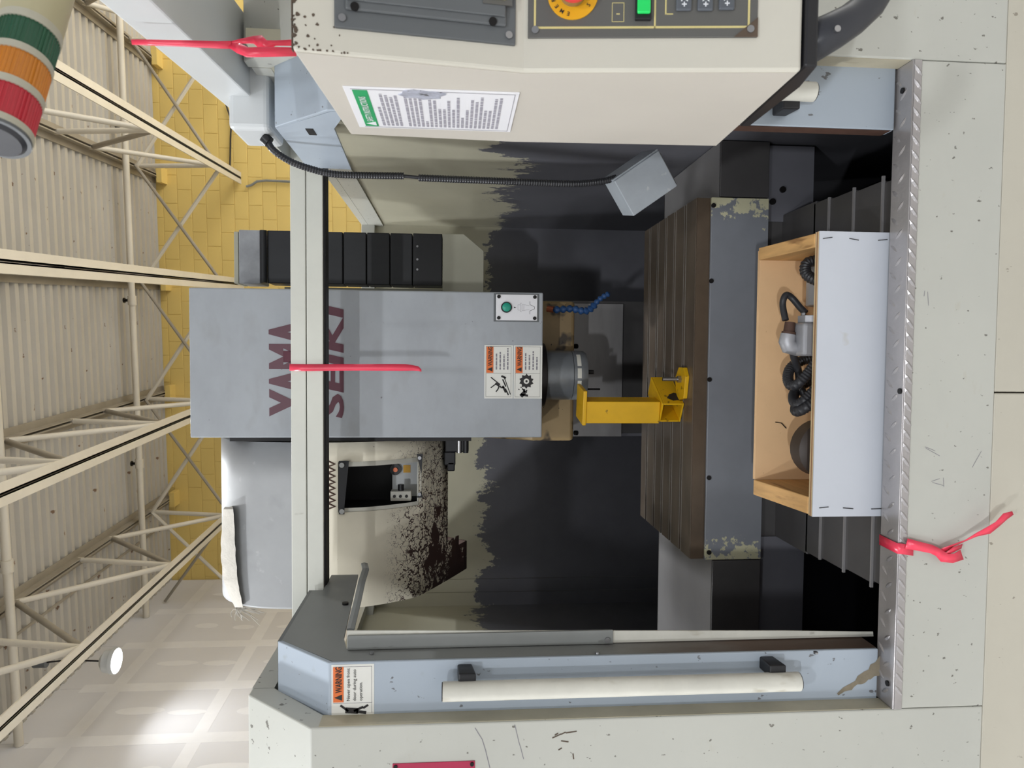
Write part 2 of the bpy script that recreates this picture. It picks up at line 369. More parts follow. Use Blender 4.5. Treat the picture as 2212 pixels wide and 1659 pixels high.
# left wall: taped drywall
wl = thing('wall_left', 'unpainted grey drywall partition with white taped joints', 'wall', B(XL, 5, -ZO), kind='structure')
ys = [10.98, 9.82, 8.82, 7.82, 6.83, 5.8, 4.6, 3.4, 2.2, 1.0, -.2]
for i in range(len(ys) - 1):
    for (z0, z1) in ((-ZO, .1), (.1, 1.32), (1.32, 2.54), (2.54, 3.76), (3.76, ZC + .02)):
        MB(RB).box(XL - .02, XL, ys[i + 1] + .002, ys[i] - .002, z0 + .002, z1 - .002).build('drywall_panel', M_dry, wl)
MB(RB).box(XL - .1, XL - .021, -6, YW, -ZO, ZC + .05).build('wall_core', M_dry, wl)
MB(RB).box(XL - .02, XL, -6, -.2, -ZO, ZC).build('drywall_panel', M_dry, wl)
for i, yy in enumerate(ys[1:-1]): MB(RB).box(XL, XL + .0015, yy - .085, yy + .085, -ZO, ZC - .25).build('joint_band', M_mud, wl)
for zz in (3.76, 2.54, 1.32, .1): MB(RB).box(XL, XL + .0012, -.2, 10.95, zz - .07, zz + .07).build('joint_band', M_mud, wl)
for i in range(len(ys) - 1):
    for zz in (1.05, 1.6, 2.1, 2.8, 3.3):
        yy = (ys[i] + ys[i + 1]) / 2 + random.uniform(-.05, .05); h = random.uniform(.12, .3); w = random.uniform(.05, .09)
        pts = [(yy + w * math.cos(t * math.pi / 6), zz + h * math.sin(t * math.pi / 6)) for t in range(12)]
        MB(RB).prism(pts, XL, XL + .0018, 'x').build('filler_patch', M_mud, wl)

# roof joists, each a truss with double angle chords and round web bars
ZB = 3.15
JX = [3.42, 1.80, 0.26, -1.36, -2.98]
jl = ['roof joist partly hidden behind the pendant arm at the far right', 'roof joist ending above the black wall cable, beside the signal tower',
      'roof joist running straight back above the cable carrier', 'roof joist passing behind the top left corner of the grey head cover',
      'roof joist nearest the drywall, crossing above the grey tool magazine drum']
for jx, lb in zip(JX, jl):
    j = thing('roof_joist', lb, 'joist', B(jx, YW, ZB), 'roof joists')
    for sx in (-1, 1):
        mb = MB(RB); mb.box(jx + sx * .004, jx + sx * .085, 1.5, YW - .05, ZB, ZB + .012); mb.box(jx + sx * .004, jx + sx * .016, 1.5, YW - .05, ZB, ZB + .08)
        mb.build('bottom_chord', M_joist, j)
        mb = MB(RB); mb.box(jx + sx * .012, jx + sx * .1, 1.5, YW - .05, ZC - .014, ZC); mb.box(jx + sx * .012, jx + sx * .026, 1.5, YW - .05, ZC - .09, ZC)
        mb.build('top_chord', M_joistdk, j)
    for yb in (9.98, 8.06, 6.1, 4.15):
        for dy, mt in ((-.97, M_joist), (.22, M_joist), (1.0, M_joistdk)):
            if yb + dy > YW - .1: continue
            MB(RB).cyl((jx, yb, ZB + .05), (jx, yb + dy, ZC - .05), .03, n=10).build('web_bar', mt, j, smooth=True)
    MB(RB).box(jx - .11, jx + .11, YW - .2, YW + .02, ZC - .16, ZC - .09).build('bearing_seat', M_yelwall, j)
# cross bridging between joists
for i in range(len(JX) - 1):
    a, b = JX[i], JX[i + 1]
    t = thing('cross_bridging', ['thin crossed bridging rods in the ceiling bay beside the pendant arm', 'thin crossed bridging rods in the ceiling bay above the black cable carrier',
              'thin crossed bridging rods in the bay behind the grey head cover', 'thin crossed bridging rods in the bay above the tool magazine drum'][i], 'brace', B((a + b) / 2, 10.1, ZB), 'ceiling cross bridging')
    MB(RB).cyl((a, 10.1, ZC - .1), (b, 10.1, ZB + .05), .022, n=8).build('rod', M_joistdk, t, smooth=True)
    MB(RB).cyl((a, 10.16, ZB + .05), (b, 10.16, ZC - .1), .028, n=8).build('rod', M_joist, t, smooth=True)
a = JX[-1]; t = thing('cross_bridging', 'thin crossed bridging rods between the last joist and the drywall', 'brace', B(a - .6, 10.1, ZB), 'ceiling cross bridging')
MB(RB).cyl((a, 10.1, ZB + .05), (XL + .03, 10.1, ZC - .25), .02, n=8).build('rod', M_joistdk, t, smooth=True)
MB(RB).cyl((a, 10.16, ZC - .1), (XL + .03, 10.16, ZB - .1), .026, n=8).build('rod', M_joist, t, smooth=True)
# sprinkler lines
for yy, lb, hx in ((9.65, 'thin sprinkler pipe under the deck nearest the yellow wall', (2.19, 0.0, -2.16)), (6.8, 'sprinkler pipe nearer the camera, ending at the drywall', (-2.5,))):
    s = thing('sprinkler_pipe', lb, 'pipe', B(XL, yy, 4.2), 'sprinkler pipes')
    MB(RB).cyl((XL + .004, yy, 4.2), (4.6, yy, 4.2), .04, n=12).build('pipe', M_joist, s, smooth=True)
    for x in hx:
        MB(RB).cyl((x - .06, yy, 4.2), (x + .06, yy, 4.2), .052, n=12).build('coupling', M_joist, s, smooth=True)
        h = MB(RB).cyl((x, yy, 4.2), (x, yy, 4.3), .018, n=8); h.cyl((x, yy, 4.29), (x, yy, 4.305), .035, n=10); h.build('sprinkler_head', M_bolt, s)
# cables on the yellow wall
def wall_tube(pts, r, name, mat, lb):
    P_ = []
    for px, py in pts:
        d = ray(px, py); n = B(0, 1, 0); P_.append(d * ((YW - .04) / n.dot(d)))
    o = MB().tube(P_, r, 6).build(name, mat, smooth=True); return tag(o, lb, 'cable')
wall_tube([(488, 225), (500, 262), (498, 300), (497, 360), (500, 366)], .012, 'wall_cable', M_bolt, 'thin dark cable hanging on the yellow wall beside the pendant arm')
wall_tube([(532, 403), (543, 400), (555, 392), (575, 390), (640, 393)], .018, 'wall_cable', M_doorgrey, 'thin grey cable running from the joist end towards the beam')

# visible high bay lamp
hb = thing('high_bay_lamp', 'bright round LED high bay lamp hanging from a cord', 'lamp', B(*LAMP))
x, y, z = LAMP
M_glow = pm('lamp_disc', (255, 255, 255), 0.3, emit=((246, 248, 255), 14.0))
d = MB(RB); d.cyl((x, y, z + .004), (x, y, z - .010), .118, n=28); d.build('light_disc', M_glow, hb)
d = MB(RB); d.tube([(x, y, z + .02), (x, y, z + .10), (x, y, z + .14)], [.122, .11, .06], 28); d.build('housing', M_armw, hb, smooth=True)
rim = MB(RB)
n = 32
ring = lambda r, zz: [(x + r * math.cos(2 * math.pi * k / n), y + r * math.sin(2 * math.pi * k / n), zz) for k in range(n)]
rim.add(ring(.128, z - .008) + ring(.119, z - .008) + ring(.119, z + .03) + ring(.128, z + .03),
        [(i * n + k, i * n + (k + 1) % n, ((i + 1) % 4) * n + (k + 1) % n, ((i + 1) % 4) * n + k) for i in range(4) for k in range(n)])
rim.build('rim', M_armw, hb, smooth=True)
MB(RB).tube([(x, y, z + .13), (x + .02, y, z + .45), (x, y, z + .7)], .008, 6).build('cord', M_bolt, hb)
MB(RB).cyl((x, y, z + .66), (x, y, z + .78), .05, n=12).build('hook_box', M_bezel, hb, smooth=True)
MB(RB).cyl((x, y, z + .78), (x, y, ZC), .008, n=6).build('chain', M_bolt, hb)

# ================================================================== machine enclosure
YF = 1.40; XA, XB_ = -.742, .605; ZS = -.92; ZSEAM = -1.125; ZBEND = .283; ZTOP = .445; YT = 1.549; TH = .048
enc = thing('machine_enclosure', 'cream sheet metal enclosure of the machining centre around the open doorway', 'machine', (0, 1.5, -ZO))
G = .0015
def cheek(x0, x1, nm):
    # cheek panel beside the opening: upright front, chamfered shoulder
    prof = [(YF, ZSEAM + G), (YF, ZBEND), (YT, ZTOP), (YT + .03, ZTOP), (YT + .03, ZTOP - .048), (YF + TH, ZBEND - .02), (YF + TH, ZSEAM + G)]
    return MB().prism(prof, x0, x1, 'x').build(nm, M_cream, enc, bevel=.003)
cheek(-1.65, XA, 'left_cheek_panel'); cheek(XB_, 1.5, 'right_cheek_panel')
MB().box(XA - .006, XA + .0012, YF + .004, YF + TH, ZS, ZBEND - .015).build('jamb_edge', M_edge, enc)
MB().box(XB_ - .0012, XB_ + .006, YF + .004, YF + TH, ZS, ZBEND - .015).build('jamb_edge', M_edge, enc)
MB().box(XA + G, XB_ - G, YF, YF + .03, ZSEAM + G, -.925).build('apron_panel', M_cream, enc, bevel=.002)
XM = -.072
MB().box(-1.65, XM - G, YF + .004, YF + .04, -ZO + .05, ZSEAM - G).build('plinth_panel', M_cream2, enc, bevel=.003)
MB().box(XM + G, 1.5, YF + .004, YF + .04, -ZO + .05, ZSEAM - G).build('plinth_panel', M_cream2, enc, bevel=.003)
MB().box(-1.6, 1.45, YF + .05, YF + .06, -ZO, -.94).build('seam_backing', M_rustline, enc)
# roof strips and side walls
MB().box(-1.65, XA, YT + .03, 2.0, ZTOP - .048, ZTOP).build('roof_strip', M_cream, enc)
MB().box(.50, .8, 1.66, 2.0, ZTOP - .008, ZTOP).build('mount_plate', M_cream, enc)
MB().box(XB_, 1.5, YT + .03, 2.0, ZTOP - .048, ZTOP - .008).build('roof_strip', M_cream, enc)
XRW, XLW, YR = .606, -1.23, 3.43
MB().box(XRW, XRW + .03, 1.46, YR, -1.45, ZTOP - .03).build('right_side_wall', M_splash, enc)
MB().box(XLW - .03, XLW, 1.46, YR, -1.45, ZTOP - .03).build('left_side_wall', M_splash, enc)
MB().box(XRW - .005, XRW + .1, 2.0, YR + .03, ZTOP - .03, ZTOP).build('wall_flange', M_cream, enc)
MB().prism([(XRW - .006, ZTOP - .032), (XRW + .0, ZTOP - .032), (XRW + .0, ZTOP - .10), (XRW - .006, ZTOP - .10)], 2.0, YR, 'y').build('flange_lip', M_cream, enc)
MB().box(XLW - .1, XLW + .05, 2.0, YR + .03, ZTOP - .03, ZTOP).build('wall_flange', M_cream, enc)
for (x0, x1) in ((-1.23, -1.165), (-1.163, -1.10), (-1.098, -.30), (-.298, .20), (.202, .606)):
    MB().box(x0, x1, YR, YR + .02, -1.45, ZTOP - .062).build('rear_wall_panel', M_splash, enc)
MB().box(XLW, XRW, YR - .03, YR + .03, ZTOP - .062, ZTOP).build('rear_flange', M_cream, enc, bevel=.003)
MB().prism([(XLW, YR), (XLW + .10, YR), (XLW, YR - .10)], ZTOP - .062, ZTOP, 'z').build('corner_gusset', M_cream, enc)
MB().box(XLW, XRW, 1.46, YR, -1.47, -1.45).build('sump_floor', M_void, enc)
# header beam: two strips with a groove, underside shadow painted as a thin dark strip
MB().box(-.9, .72, 1.93, 1.99, .3985, .438).build('header_beam_upper', M_beam, enc, bevel=.002)
MB().box(-.9, .72, 1.93, 1.99, .3535, .3965).build('header_beam_lower', M_beam, enc, bevel=.002)
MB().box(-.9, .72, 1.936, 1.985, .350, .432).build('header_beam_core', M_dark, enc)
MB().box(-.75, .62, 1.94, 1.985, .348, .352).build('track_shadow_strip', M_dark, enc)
# chips and scuffs on the cheek panel
def dash(pts, w, Y, mat, parent, nm):
    mb = MB()
    for (x0, y0), (x1, y1) in zip(pts, pts[1:]):
        a, b = at(x0, y0, Y=Y - .0006), at(x1, y1, Y=Y - .0006); t = (b - a).normalized(); nn = Vector((-t.z, 0, t.x)) * w
        mb.quad(a - nn, a + nn * .6, b + nn, b - nn * .6)
    mb.build(nm, mat, parent)
dash([(1026, 1572), (1032, 1582), (1042, 1598), (1050, 1625), (1058, 1659)], .0009, YF, M_inkgrey, enc, 'scratch')
dash([(1112, 1565), (1120, 1600), (1126, 1620), (1131, 1640)], .0008, YF, M_inkgrey, enc, 'scratch')
for pts in ([(1193, 1594), (1212, 1586), (1222, 1582)], [(1222, 1583), (1246, 1580)], [(1212, 1600), (1228, 1603)], [(1206, 1620), (1214, 1616)], [(1238, 1628), (1239, 1640)], [(1198, 1588), (1206, 1584)]):
    dash(pts, .0016, YF, M_pchip, enc, 'paint_chip')
for pts in ([(1998, 1160 - 195), (2020, 970 + 4)], [(2014, 1042), (2038, 1049)], [(2038, 1032), (2039, 1052)], [(2012, 1040), (2030, 1034)], [(2000, 968), (2030, 985)], [(2100, 1010), (2120, 975)], [(2004, 630), (2006, 660)], [(1996, 640), (1998, 628)]):
    dash(pts, .0006, YF, M_inkgrey, enc, 'scratch')
# red nameplate on the left cheek
npl = MB(); pa, pb = at(848, 1649, Y=YF), at(1026, 1644, Y=YF)
npl.box(pa.x - .09, pa.x, YF - .002, YF, pb.z, pa.z); npl = npl.build('nameplate', M_redplate, enc, bevel=.0008, label='red nameplate with corner rivets')
for zz in (pa.z - .006, pb.z + .006): MB().cyl((pa.x - .006, YF - .0045, zz), (pa.x - .006, YF - .001, zz), .004, n=12).build('rivet', M_bolt, npl)
mb = MB(); mb.box(pa.x - .045, pa.x - .0115, YF - .0026, YF - .002, pa.z - .036, pa.z - .02); mb.build('print', M_white, npl)

# diamond tread sill
sill = thing('tread_plate_sill', 'bright aluminium diamond tread plate angle along the door sill', 'sill plate', (0, YF, ZS))
mb = MB(); mb.box(XA + .001, XB_ - .001, YF - .004, YF + .058, ZS - .003, ZS); mb.box(XA + .001, XB_ - .001, YF - .004, YF - .001, ZS - .02, ZS - .003)
mb.build('angle', M_tread, sill, bevel=.004, seg=3, smooth=True)
lug = MB(); lug.add([(-.015, 0, 0), (-.006, -.0042, 0), (.006, -.0042, 0), (.015, 0, 0), (.006, .0042, 0), (-.006, .0042, 0), (-.006, 0, .0022), (.006, 0, .0022)],
                    [(0, 1, 6), (1, 2, 7, 6), (2, 3, 7), (3, 4, 7), (4, 5, 6, 7), (5, 0, 6)])
lm = mesh_only(lug, 'lug', M_tread)
k = 0; x = XA + .03
while x < XB_ - .03:
    inst(lm, 'lug', (x, YF + .03 + (.012 if k % 2 else -.006), ZS), sill, (0, 0, math.radians(52 if k % 2 else -52)))
    inst(lm, 'lug', (x + .012, YF - .004, ZS - .0115), sill, (math.radians(90), math.radians(-38), 0))
    x += .0285; k += 1
for px, py in ((1951, 196), (1918, 1476), (1945, 845)):
    p = at(px, py, Z=ZS); MB().cyl(p, (p.x, p.y, ZS + .003), .006, n=12).build('screw', M_bolt, sill)

# ================================================================== sliding doors
def door(xe, s, lb, zb):
    # xe = free edge of the door, s = direction of travel away from the opening
    d = thing('sliding_door', lb, 'door', (xe, 1.44, ZS), 'sliding doors')
    xo = xe + s * .55
    y1, y2 = 1.447, 1.565
    MB().prism([(y1, ZS + .004), (y1, .256), (y2, .386), (y2 + .006, .378), (y1 + .008, .25), (y1 + .008, ZS + .004)], xe, xo, 'x').build('door_skin', M_doorblue, d, bevel=.002)
    MB().box(xe, xo, y2, 1.90, .378, .386).build('door_roof', M_doorroof if s < 0 else M_doorblue, d)
    side = [(y1 + .008, ZS + .004), (y1 + .008, .249), (y2 + .004, .378), (1.90, .378), (1.90, .350), (2.03, .350), (2.03, .275), (1.575, .245), (1.515, .23), (1.515, ZS + .004)]
    if s > 0: side = [(y1 + .008, ZS + .004), (y1 + .008, .249), (y2 + .004, .378), (1.895, .378), (1.905, .275), (1.565, .262), (1.482, .23), (1.482, ZS + .004)]
    MB().prism(side, xe - s * .0, xe + s * .006, 'x').build('side_plate', M_doorside if s < 0 else M_doorblue, d)
    hx = -.676 if s < 0 else .532; HY = 1.40
    h = MB().cyl((hx, HY, .023), (hx, HY, -.715), .0192, n=24).build('handle', M_flange, d, smooth=True)
    for zz in (.019, -.711): MB().cyl((hx, HY, zz + .006), (hx, HY, zz - .006), .0182, n=20).build('end_cap', M_black, h)
    for zz in (-.020, -.665):
        x0, x1 = (hx + .008, hx + .034) if s < 0 else (hx - .034, hx - .008)
        MB().prism([(1.402, zz - .024), (1.402, zz + .012), (1.45, zz + .014), (1.45, zz - .016)], x0, x1, 'x').build('standoff', M_black, h, bevel=.003)
    return d
dl = door(-.632, -1, 'blue-grey sliding door on the left with a white tube handle', 0)
dr = door(.478, 1, 'blue-grey sliding door on the right, mostly hidden behind the control pendant', 0)
# left door: flange strip with bolted cover strip
fl = []
for px in (750, 900, 1100, 1325, 1500, 1700, 1860, 1885):
    a = at(px, 1362 if px < 1860 else 1364, Y=1.512); fl.append(a)
mb = MB()
for k, (a, b) in enumerate(zip(fl, fl[1:])):
    mb.add([(-.63, 1.51, a.z), (a.x, 1.512, a.z), (b.x, 1.512, b.z), (-.63, 1.51, b.z)], [(0, 1, 2, 3)])
mb.build('wiper_flange', M_flange, dl, solid=.003)
MB().box(-.630, -.600, 1.503, 1.509, -.345, .226).build('cover_strip', M_doorgrey, dl, bevel=.001)
p = at(1312, 1382, Y=1.503); MB().cyl(p, (p.x, 1.499, p.z), .006, n=12).build('screw', M_chrome, dl)
for px in (803, 1290, 1762): p = at(px, 1412, X=-.631); MB().cyl(p, (-.627, p.y, p.z), .005, n=10).build('screw', M_chrome, dl)
r = random.Random(4); e1 = []; e2 = []
for i in range(14):
    t = i / 13; px, py = 1904 - 96 * t, 1440 + 62 * t; w = (17 * (1 - t) + 3) * (1 if i else 1.2)
    e1.append(at(px + r.uniform(-3, 3), py - w + r.uniform(-3, 3), Y=1.4464)); e2.append(at(px + r.uniform(-3, 3), py + w * .7 + r.uniform(-3, 3), Y=1.4464))
mb = MB(); mb.v = [q for p in zip(e1, e2) for q in p]; mb.f = [(2 * i, 2 * i + 1, 2 * i + 3, 2 * i + 2) for i in range(13)]; mb.build('grime_streak', M_streak, dl)
MB().box(.4765, .4775, 1.45, 1.484, ZS + .01, -.30).build('rust_edge', M_rustline, dr)
p = at(672, 285, X=.4775); MB().box(.4768, .478, p.y - .022, p.y + .022, p.z - .008, p.z + .008).build('slot', M_dark, dr)
p = at(746, 1304, X=-.63); MB().cyl((-.634, p.y, p.z), (-.627, p.y, p.z), .008, n=12).build('bolt_hole', M_bolt, dl)
# bent guard blade behind the left door edge
gb = MB(); gp = [(787, 1218), (790, 1230), (782, 1255), (772, 1300), (757, 1360)]
pts = [at(a, b, Y=1.99 - .1 * i) for i, (a, b) in enumerate(gp)]
gb.tube(pts, .004, 6, flat=2.5); gb.build('wiper_blade', M_doorgrey, dl)
# warning label on the left door
def label_plate(x0, z1, w, h, Y, parent, nm):
    return MB().box(x0, x0 + w, Y - .0008, Y, z1 - h, z1).build(nm, M_white, parent, bevel=.0002)
def FY(x, z, Y): return frame((x, Y, z), (1, 0, 0), (0, 0, 1))
def poly(name, pts, Y, mat, parent, d=.0006):
    mb = MB(); mb.prism(pts, Y - d, Y, 'y'); return mb.build(name, mat, parent)
def warn_head(x, z, w, h, Y, parent):
    poly('orange_band', [(x, z - h), (x + w, z - h), (x + w, z), (x, z)], Y, M_orange, parent)
    poly('warning_triangle', [(x + .05 * w, z - .85 * h), (x + .22 * w, z - .85 * h), (x + .135 * w, z - .12 * h)], Y - .0007, M_ink, parent)
    text('warning_lettering', 'WARNING', FY(x + .27 * w, z - .82 * h, Y - .0008), h * .86, M_ink, parent, bold=.02, stretch=(w * .68) / (h * 3.85))
def lines(x, z, w, rows, pitch, hh, Y, parent, mat=None, seed=1, nm='print_line'):
    r = random.Random(seed)
    for i in range(rows):
        mb = MB(); xx = x; end = x + w * r.uniform(.55, 1)
        while xx < end:
            wl = r.uniform(2.0, 5.5) * hh * .6; mb.box(xx, min(xx + wl, end), Y - .0006, Y, z - i * pitch - hh, z - i * pitch); xx += wl + hh * .5
        mb.build(nm, mat or M_inkgrey, parent)
lp = label_plate(-.741, .250, .105, .086, 1.447, dl, 'warning_label')
warn_head(-.714, .2465, .0735, .021, 1.446, lp)
for i, s_ in enumerate(('Never open front', 'door during auto', 'operation.')):
    text('caption', s_, FY(-.712, .213 - i * .0125, 1.446), .0095, M_ink, lp)
mb = MB(); mb.box(-.7165, -.716, 1.4455, 1.4462, .168, .2465); mb.box(-.738, -.6405, 1.4455, 1.4462, .1685, .1690); mb.box(-.6408, -.6403, 1.4455, 1.4462, .1685, .2465); mb.build('border_line', M_inkgrey, lp)
mb = MB()
for (x0, z0), (x1, z1), w in (((-.7205, .232), (-.733, .216), .0022), ((-.731, .222), (-.733, .196), .006), ((-.733, .205), (-.725, .186), .0025), ((-.734, .2), (-.737, .18), .003), ((-.7275, .186), (-.721, .176), .0022)):
    t = Vector((x1 - x0, 0, z1 - z0)).normalized(); nn = Vector((-t.z, 0, t.x)) * w; a = Vector((x0, 1.4455, z0)); b = Vector((x1, 1.4455, z1)); mb.quad(a - nn, a + nn, b + nn, b - nn)
mb.build('pictogram', M_ink, lp)

# ================================================================== column and Z way cover
colm = thing('machine_column', 'machine column behind the spindle head with grey sliding way cover plate', 'column', (-.06, 2.8, -1.45))
MB().box(-.325, .21, 2.80, 3.42, -1.45, .30).build('column_body', M_splash, colm)
MB().box(-.321, .200, 2.745, 2.76, -.652, -.30).build('cover_plate', M_plate, colm, bevel=.002)
MB().box(-.310, .212, 2.765, 2.785, -.80, -.35).build('lower_cover_plate', M_blackmetal, colm, bevel=.002)
for (px, py) in ((1241, 748), (1241, 935)): p = at(px, py, Y=2.745); MB().cyl(p, (p.x, 2.737, p.z - .01), .009, n=10).build('bolt', M_bolt, colm)

# ================================================================== spindle head
hd = thing('spindle_head', 'tall grey spindle head cover with maroon lettering and green push button', 'spindle head', (-.03, 2.4, -.43))
YH = 2.15
MB().box(-.254, .187, YH, 2.62, -.263, .779).build('head_cover', M_head, hd, bevel=.004)
MB().prism([(2.42, -.263), (2.42, -.405), (2.46, -.41), (2.74, -.41), (2.74, .1), (2.62, .1)], -.298, .183, 'x').build('head_casting', M_tan, hd, bevel=.012, seg=3)
sc_ = (-.068, 2.33)
MB().cyl((sc_[0], sc_[1], -.262), (sc_[0], sc_[1], -.290), .105, n=40).build('mounting_flange', M_ring, hd, smooth=True, bevel=.003)
MB().cyl((sc_[0], sc_[1], -.288), (sc_[0], sc_[1], -.378), .0815, n=48).build('spindle_nose', M_steel, hd, smooth=True, bevel=.001)
MB().tube([(sc_[0], sc_[1], -.379), (sc_[0], sc_[1], -.40), (sc_[0], sc_[1], -.418), (sc_[0], sc_[1], -.425)], [.0815, .0815, .080, .076], 48).build('nose_ring', M_steel, hd, smooth=True)
# worn cream tape round the nose ring
tp = MB(); n0 = 14
for i in range(n0):
    if i in (2, 7): continue
    a0 = math.radians(-112 + i * 5.6); a1 = math.radians(-112 + (i + 1) * 5.6); r = .0822
    f = lambda a, z: (sc_[0] + r * math.cos(a), sc_[1] + r * math.sin(a), z)
    tp.quad(f(a0, -.402), f(a1, -.402), f(a1, -.389), f(a0, -.389))
tp.build('tape_band', M_flange, hd)
MB().cyl((sc_[0] + .012, sc_[1] - .05, -.42), (sc_[0] + .012, sc_[1] - .05, -.446), .007, n=12).build('drive_key', M_bolt, hd)
MB().cyl((-.112, 2.29, -.42), (-.112, 2.29, -.47), .003, n=8).build('air_pin', M_bolt, hd)
# lettering: the part of it behind the beam cannot be seen
text('lettering', 'YAMA', FY(-.180, .430, YH), .165, M_maroon, hd, bold=.05, shear=.0, stretch=.61)
text('lettering', 'SEIKI', FY(-.198, .336, YH), .085, M_maroon, hd, bold=.03, shear=.12, stretch=1.86)
# push button plate
bp = MB().box(.102, .180, YH - .004, YH, -.245, -.120).build('button_plate', M_signwhite, hd, bevel=.0015)
mb = MB().box(.098, .183, YH - .002, YH + .001, -.250, -.113); mb.build('gasket', M_bezel, bp)
for xx in (.109, .173):
    for zz in (-.128, -.237): MB().cyl((xx, YH - .007, zz), (xx, YH - .003, zz), .0055, n=12).build('screw', M_bolt, bp)
b_ = MB().cyl((.141, YH - .009, -.151), (.141, YH - .003, -.151), .0165, n=24).build('button_collar', M_black, bp)
MB().tube([(.141, YH - .008, -.151), (.141, YH - .014, -.151), (.141, YH - .016, -.151)], [.013, .013, .010], 24).build('push_button', M_btngreen, bp, smooth=True)
poly('arrow', [(.1385, -.174), (.1435, -.174), (.141, -.181)], YH - .0042, M_ink, bp)
mb = MB()
for (x0, z0), (x1, z1) in (((.160, -.222), (.150, -.222)), ((.150, -.222), (.144, -.236)), ((.144, -.236), (.137, -.236)), ((.137, -.236), (.131, -.222)), ((.131, -.222), (.121, -.222))):
    a = Vector((x0, YH - .0047, z0)); b = Vector((x1, YH - .0047, z1)); t = (b - a).normalized(); nn = Vector((-t.z, 0, t.x)) * .0005; mb.quad(a - nn, a + nn, b + nn, b - nn)
mb.build('taper_outline', M_ink, bp)
mb = MB()
for z0, w0, z1, w1 in ((-.186, .008, -.193, .008), (-.193, .013, -.198, .013), (-.198, .009, -.204, .009), (-.204, .0085, -.221, .006)):
    for sg in (-1, 1):
        a = Vector((.141 + sg * w0, YH - .0047, z0)); b = Vector((.141 + sg * w1, YH - .0047, z1)); nn = Vector((.0003, 0, 0)); mb.quad(a - nn, a + nn, b + nn, b - nn)
    a = Vector((.141 - w0, YH - .0047, z0)); b = Vector((.141 + w0, YH - .0047, z0)); nn = Vector((0, 0, .0003)); mb.quad(a - nn, a + nn, b + nn, b - nn)
mb.build('tool_outline', M_inkgrey, bp)
# two warning labels
def wlabel(z1, seed, top_rows):
    lp = label_plate(-.135, z1, .162, .087, YH, hd, 'warning_label')
    Y = YH - .0009
    warn_head(-.057, z1 - .006, .079, .021, Y, lp)
    lines(-.047, z1 - .034, .066, 4, .0115, .0042, Y, lp, seed=seed)
    mb = MB()
    for a in (-.130, -.0585, .0225): mb.box(a, a + .0006, Y - .0003, Y, z1 - .081, z1 - .005)
    for b in (-.005, -.081): mb.box(-.130, .023, Y - .0003, Y, z1 + b, z1 + b + .0006)
    mb.build('border_line', M_ink, lp); return lp
def strokes(parent, segs, Y, nm='pictogram'):
    mb = MB()
    for (x0, z0), (x1, z1), w in segs:
        a = Vector((x0, Y, z0)); b = Vector((x1, Y, z1)); t = (b - a).normalized(); nn = Vector((-t.z, 0, t.x)) * w; mb.quad(a - nn, a + nn, b + nn, b - nn)
    return mb.build(nm, M_ink, parent)
l1 = wlabel(-.086, 11, 3)
cx, cz = -.0945, -.1295     # falling figure by an edge
L = lambda a, b, w: (((cx + a[0] * .001), cz + a[1] * .001), ((cx + b[0] * .001), cz + b[1] * .001), w)
strokes(l1, [L((24, 24), (2, -4), .0016), L((4, 8), (-8, 24), .0016), L((6, 10), (-2, -2), .0034), L((-2, -2), (-12, 2), .002), L((-12, 2), (-20, 8), .0018), L((-2, -4), (-8, -8), .002), L((-8, -8), (-6, -18), .0018),
             L((28, -8), (22, -22), .003), L((18, -12), (-4, -22), .002), L((-2, -12), (-22, -22), .003), L((-10, -20), (-30, -30), .002), L((26, -16), (-28, -36), .0012)], YH - .0016)
l2 = wlabel(-.175, 12, 3)
gear = []
for i in range(10):
    a = 2 * math.pi * i / 10
    gear += [(-.082 + .023 * math.cos(a), -.214 + .023 * math.sin(a)), (-.082 + .017 * math.cos(a + .25), -.214 + .017 * math.sin(a + .25))]
poly('cutter_pictogram', gear, YH - .001, M_ink, l2)
poly('cutter_bore', [(-.082 + .0085 * math.cos(i * .524), -.214 + .0085 * math.sin(i * .524)) for i in range(12)], YH - .0018, M_white, l2)
poly('cutter_hub', [(-.082 + .0035 * math.cos(i * .524), -.214 + .0035 * math.sin(i * .524)) for i in range(12)], YH - .0026, M_ink, l2)
L2 = lambda a, b, w: (((-.112 + a[0] * .001), -.205 + a[1] * .001), ((-.112 + b[0] * .001), -.205 + b[1] * .001), w)
strokes(l2, [L2((-16, 8), (-4, -4), .006), L2((-4, -4), (6, -2), .003), L2((-4, -6), (8, 4), .002), L2((-6, -8), (4, -10), .0022), L2((-14, -14), (-10, 8), .003), L2((10, 8), (13, 6), .0016), L2((4, 12), (6, 16), .0012)], YH - .0016, 'hand_pictogram')
# blue segmented coolant hose under the head
seg = [(1182, 667), (1196, 669), (1210, 669), (1224, 667), (1238, 667), (1250, 670), (1262, 673), (1272, 670), (1280, 664), (1286, 656), (1293, 648), (1301, 642), (1310, 637), (1316, 634)]
pts = [at(a, b, Y=2.36 - .008 * i) for i, (a, b) in enumerate(seg)]
hs = MB().tube(pts, .004, 8).build('coolant_hose', M_blue, hd, smooth=True)
MB().cyl(pts[0], pts[1], .011, n=10).build('fitting', M_copper, hs, smooth=True)
for i in range(1, len(pts) - 1):
    a, b = pts[i], pts[i + 1]; k = .0125 if i < 9 else .0095
    MB().tube([a, a.lerp(b, .35), a.lerp(b, .6), b], [k * .62, k, k, k * .5], 12).build('hose_segment', M_blue, hs, smooth=True)

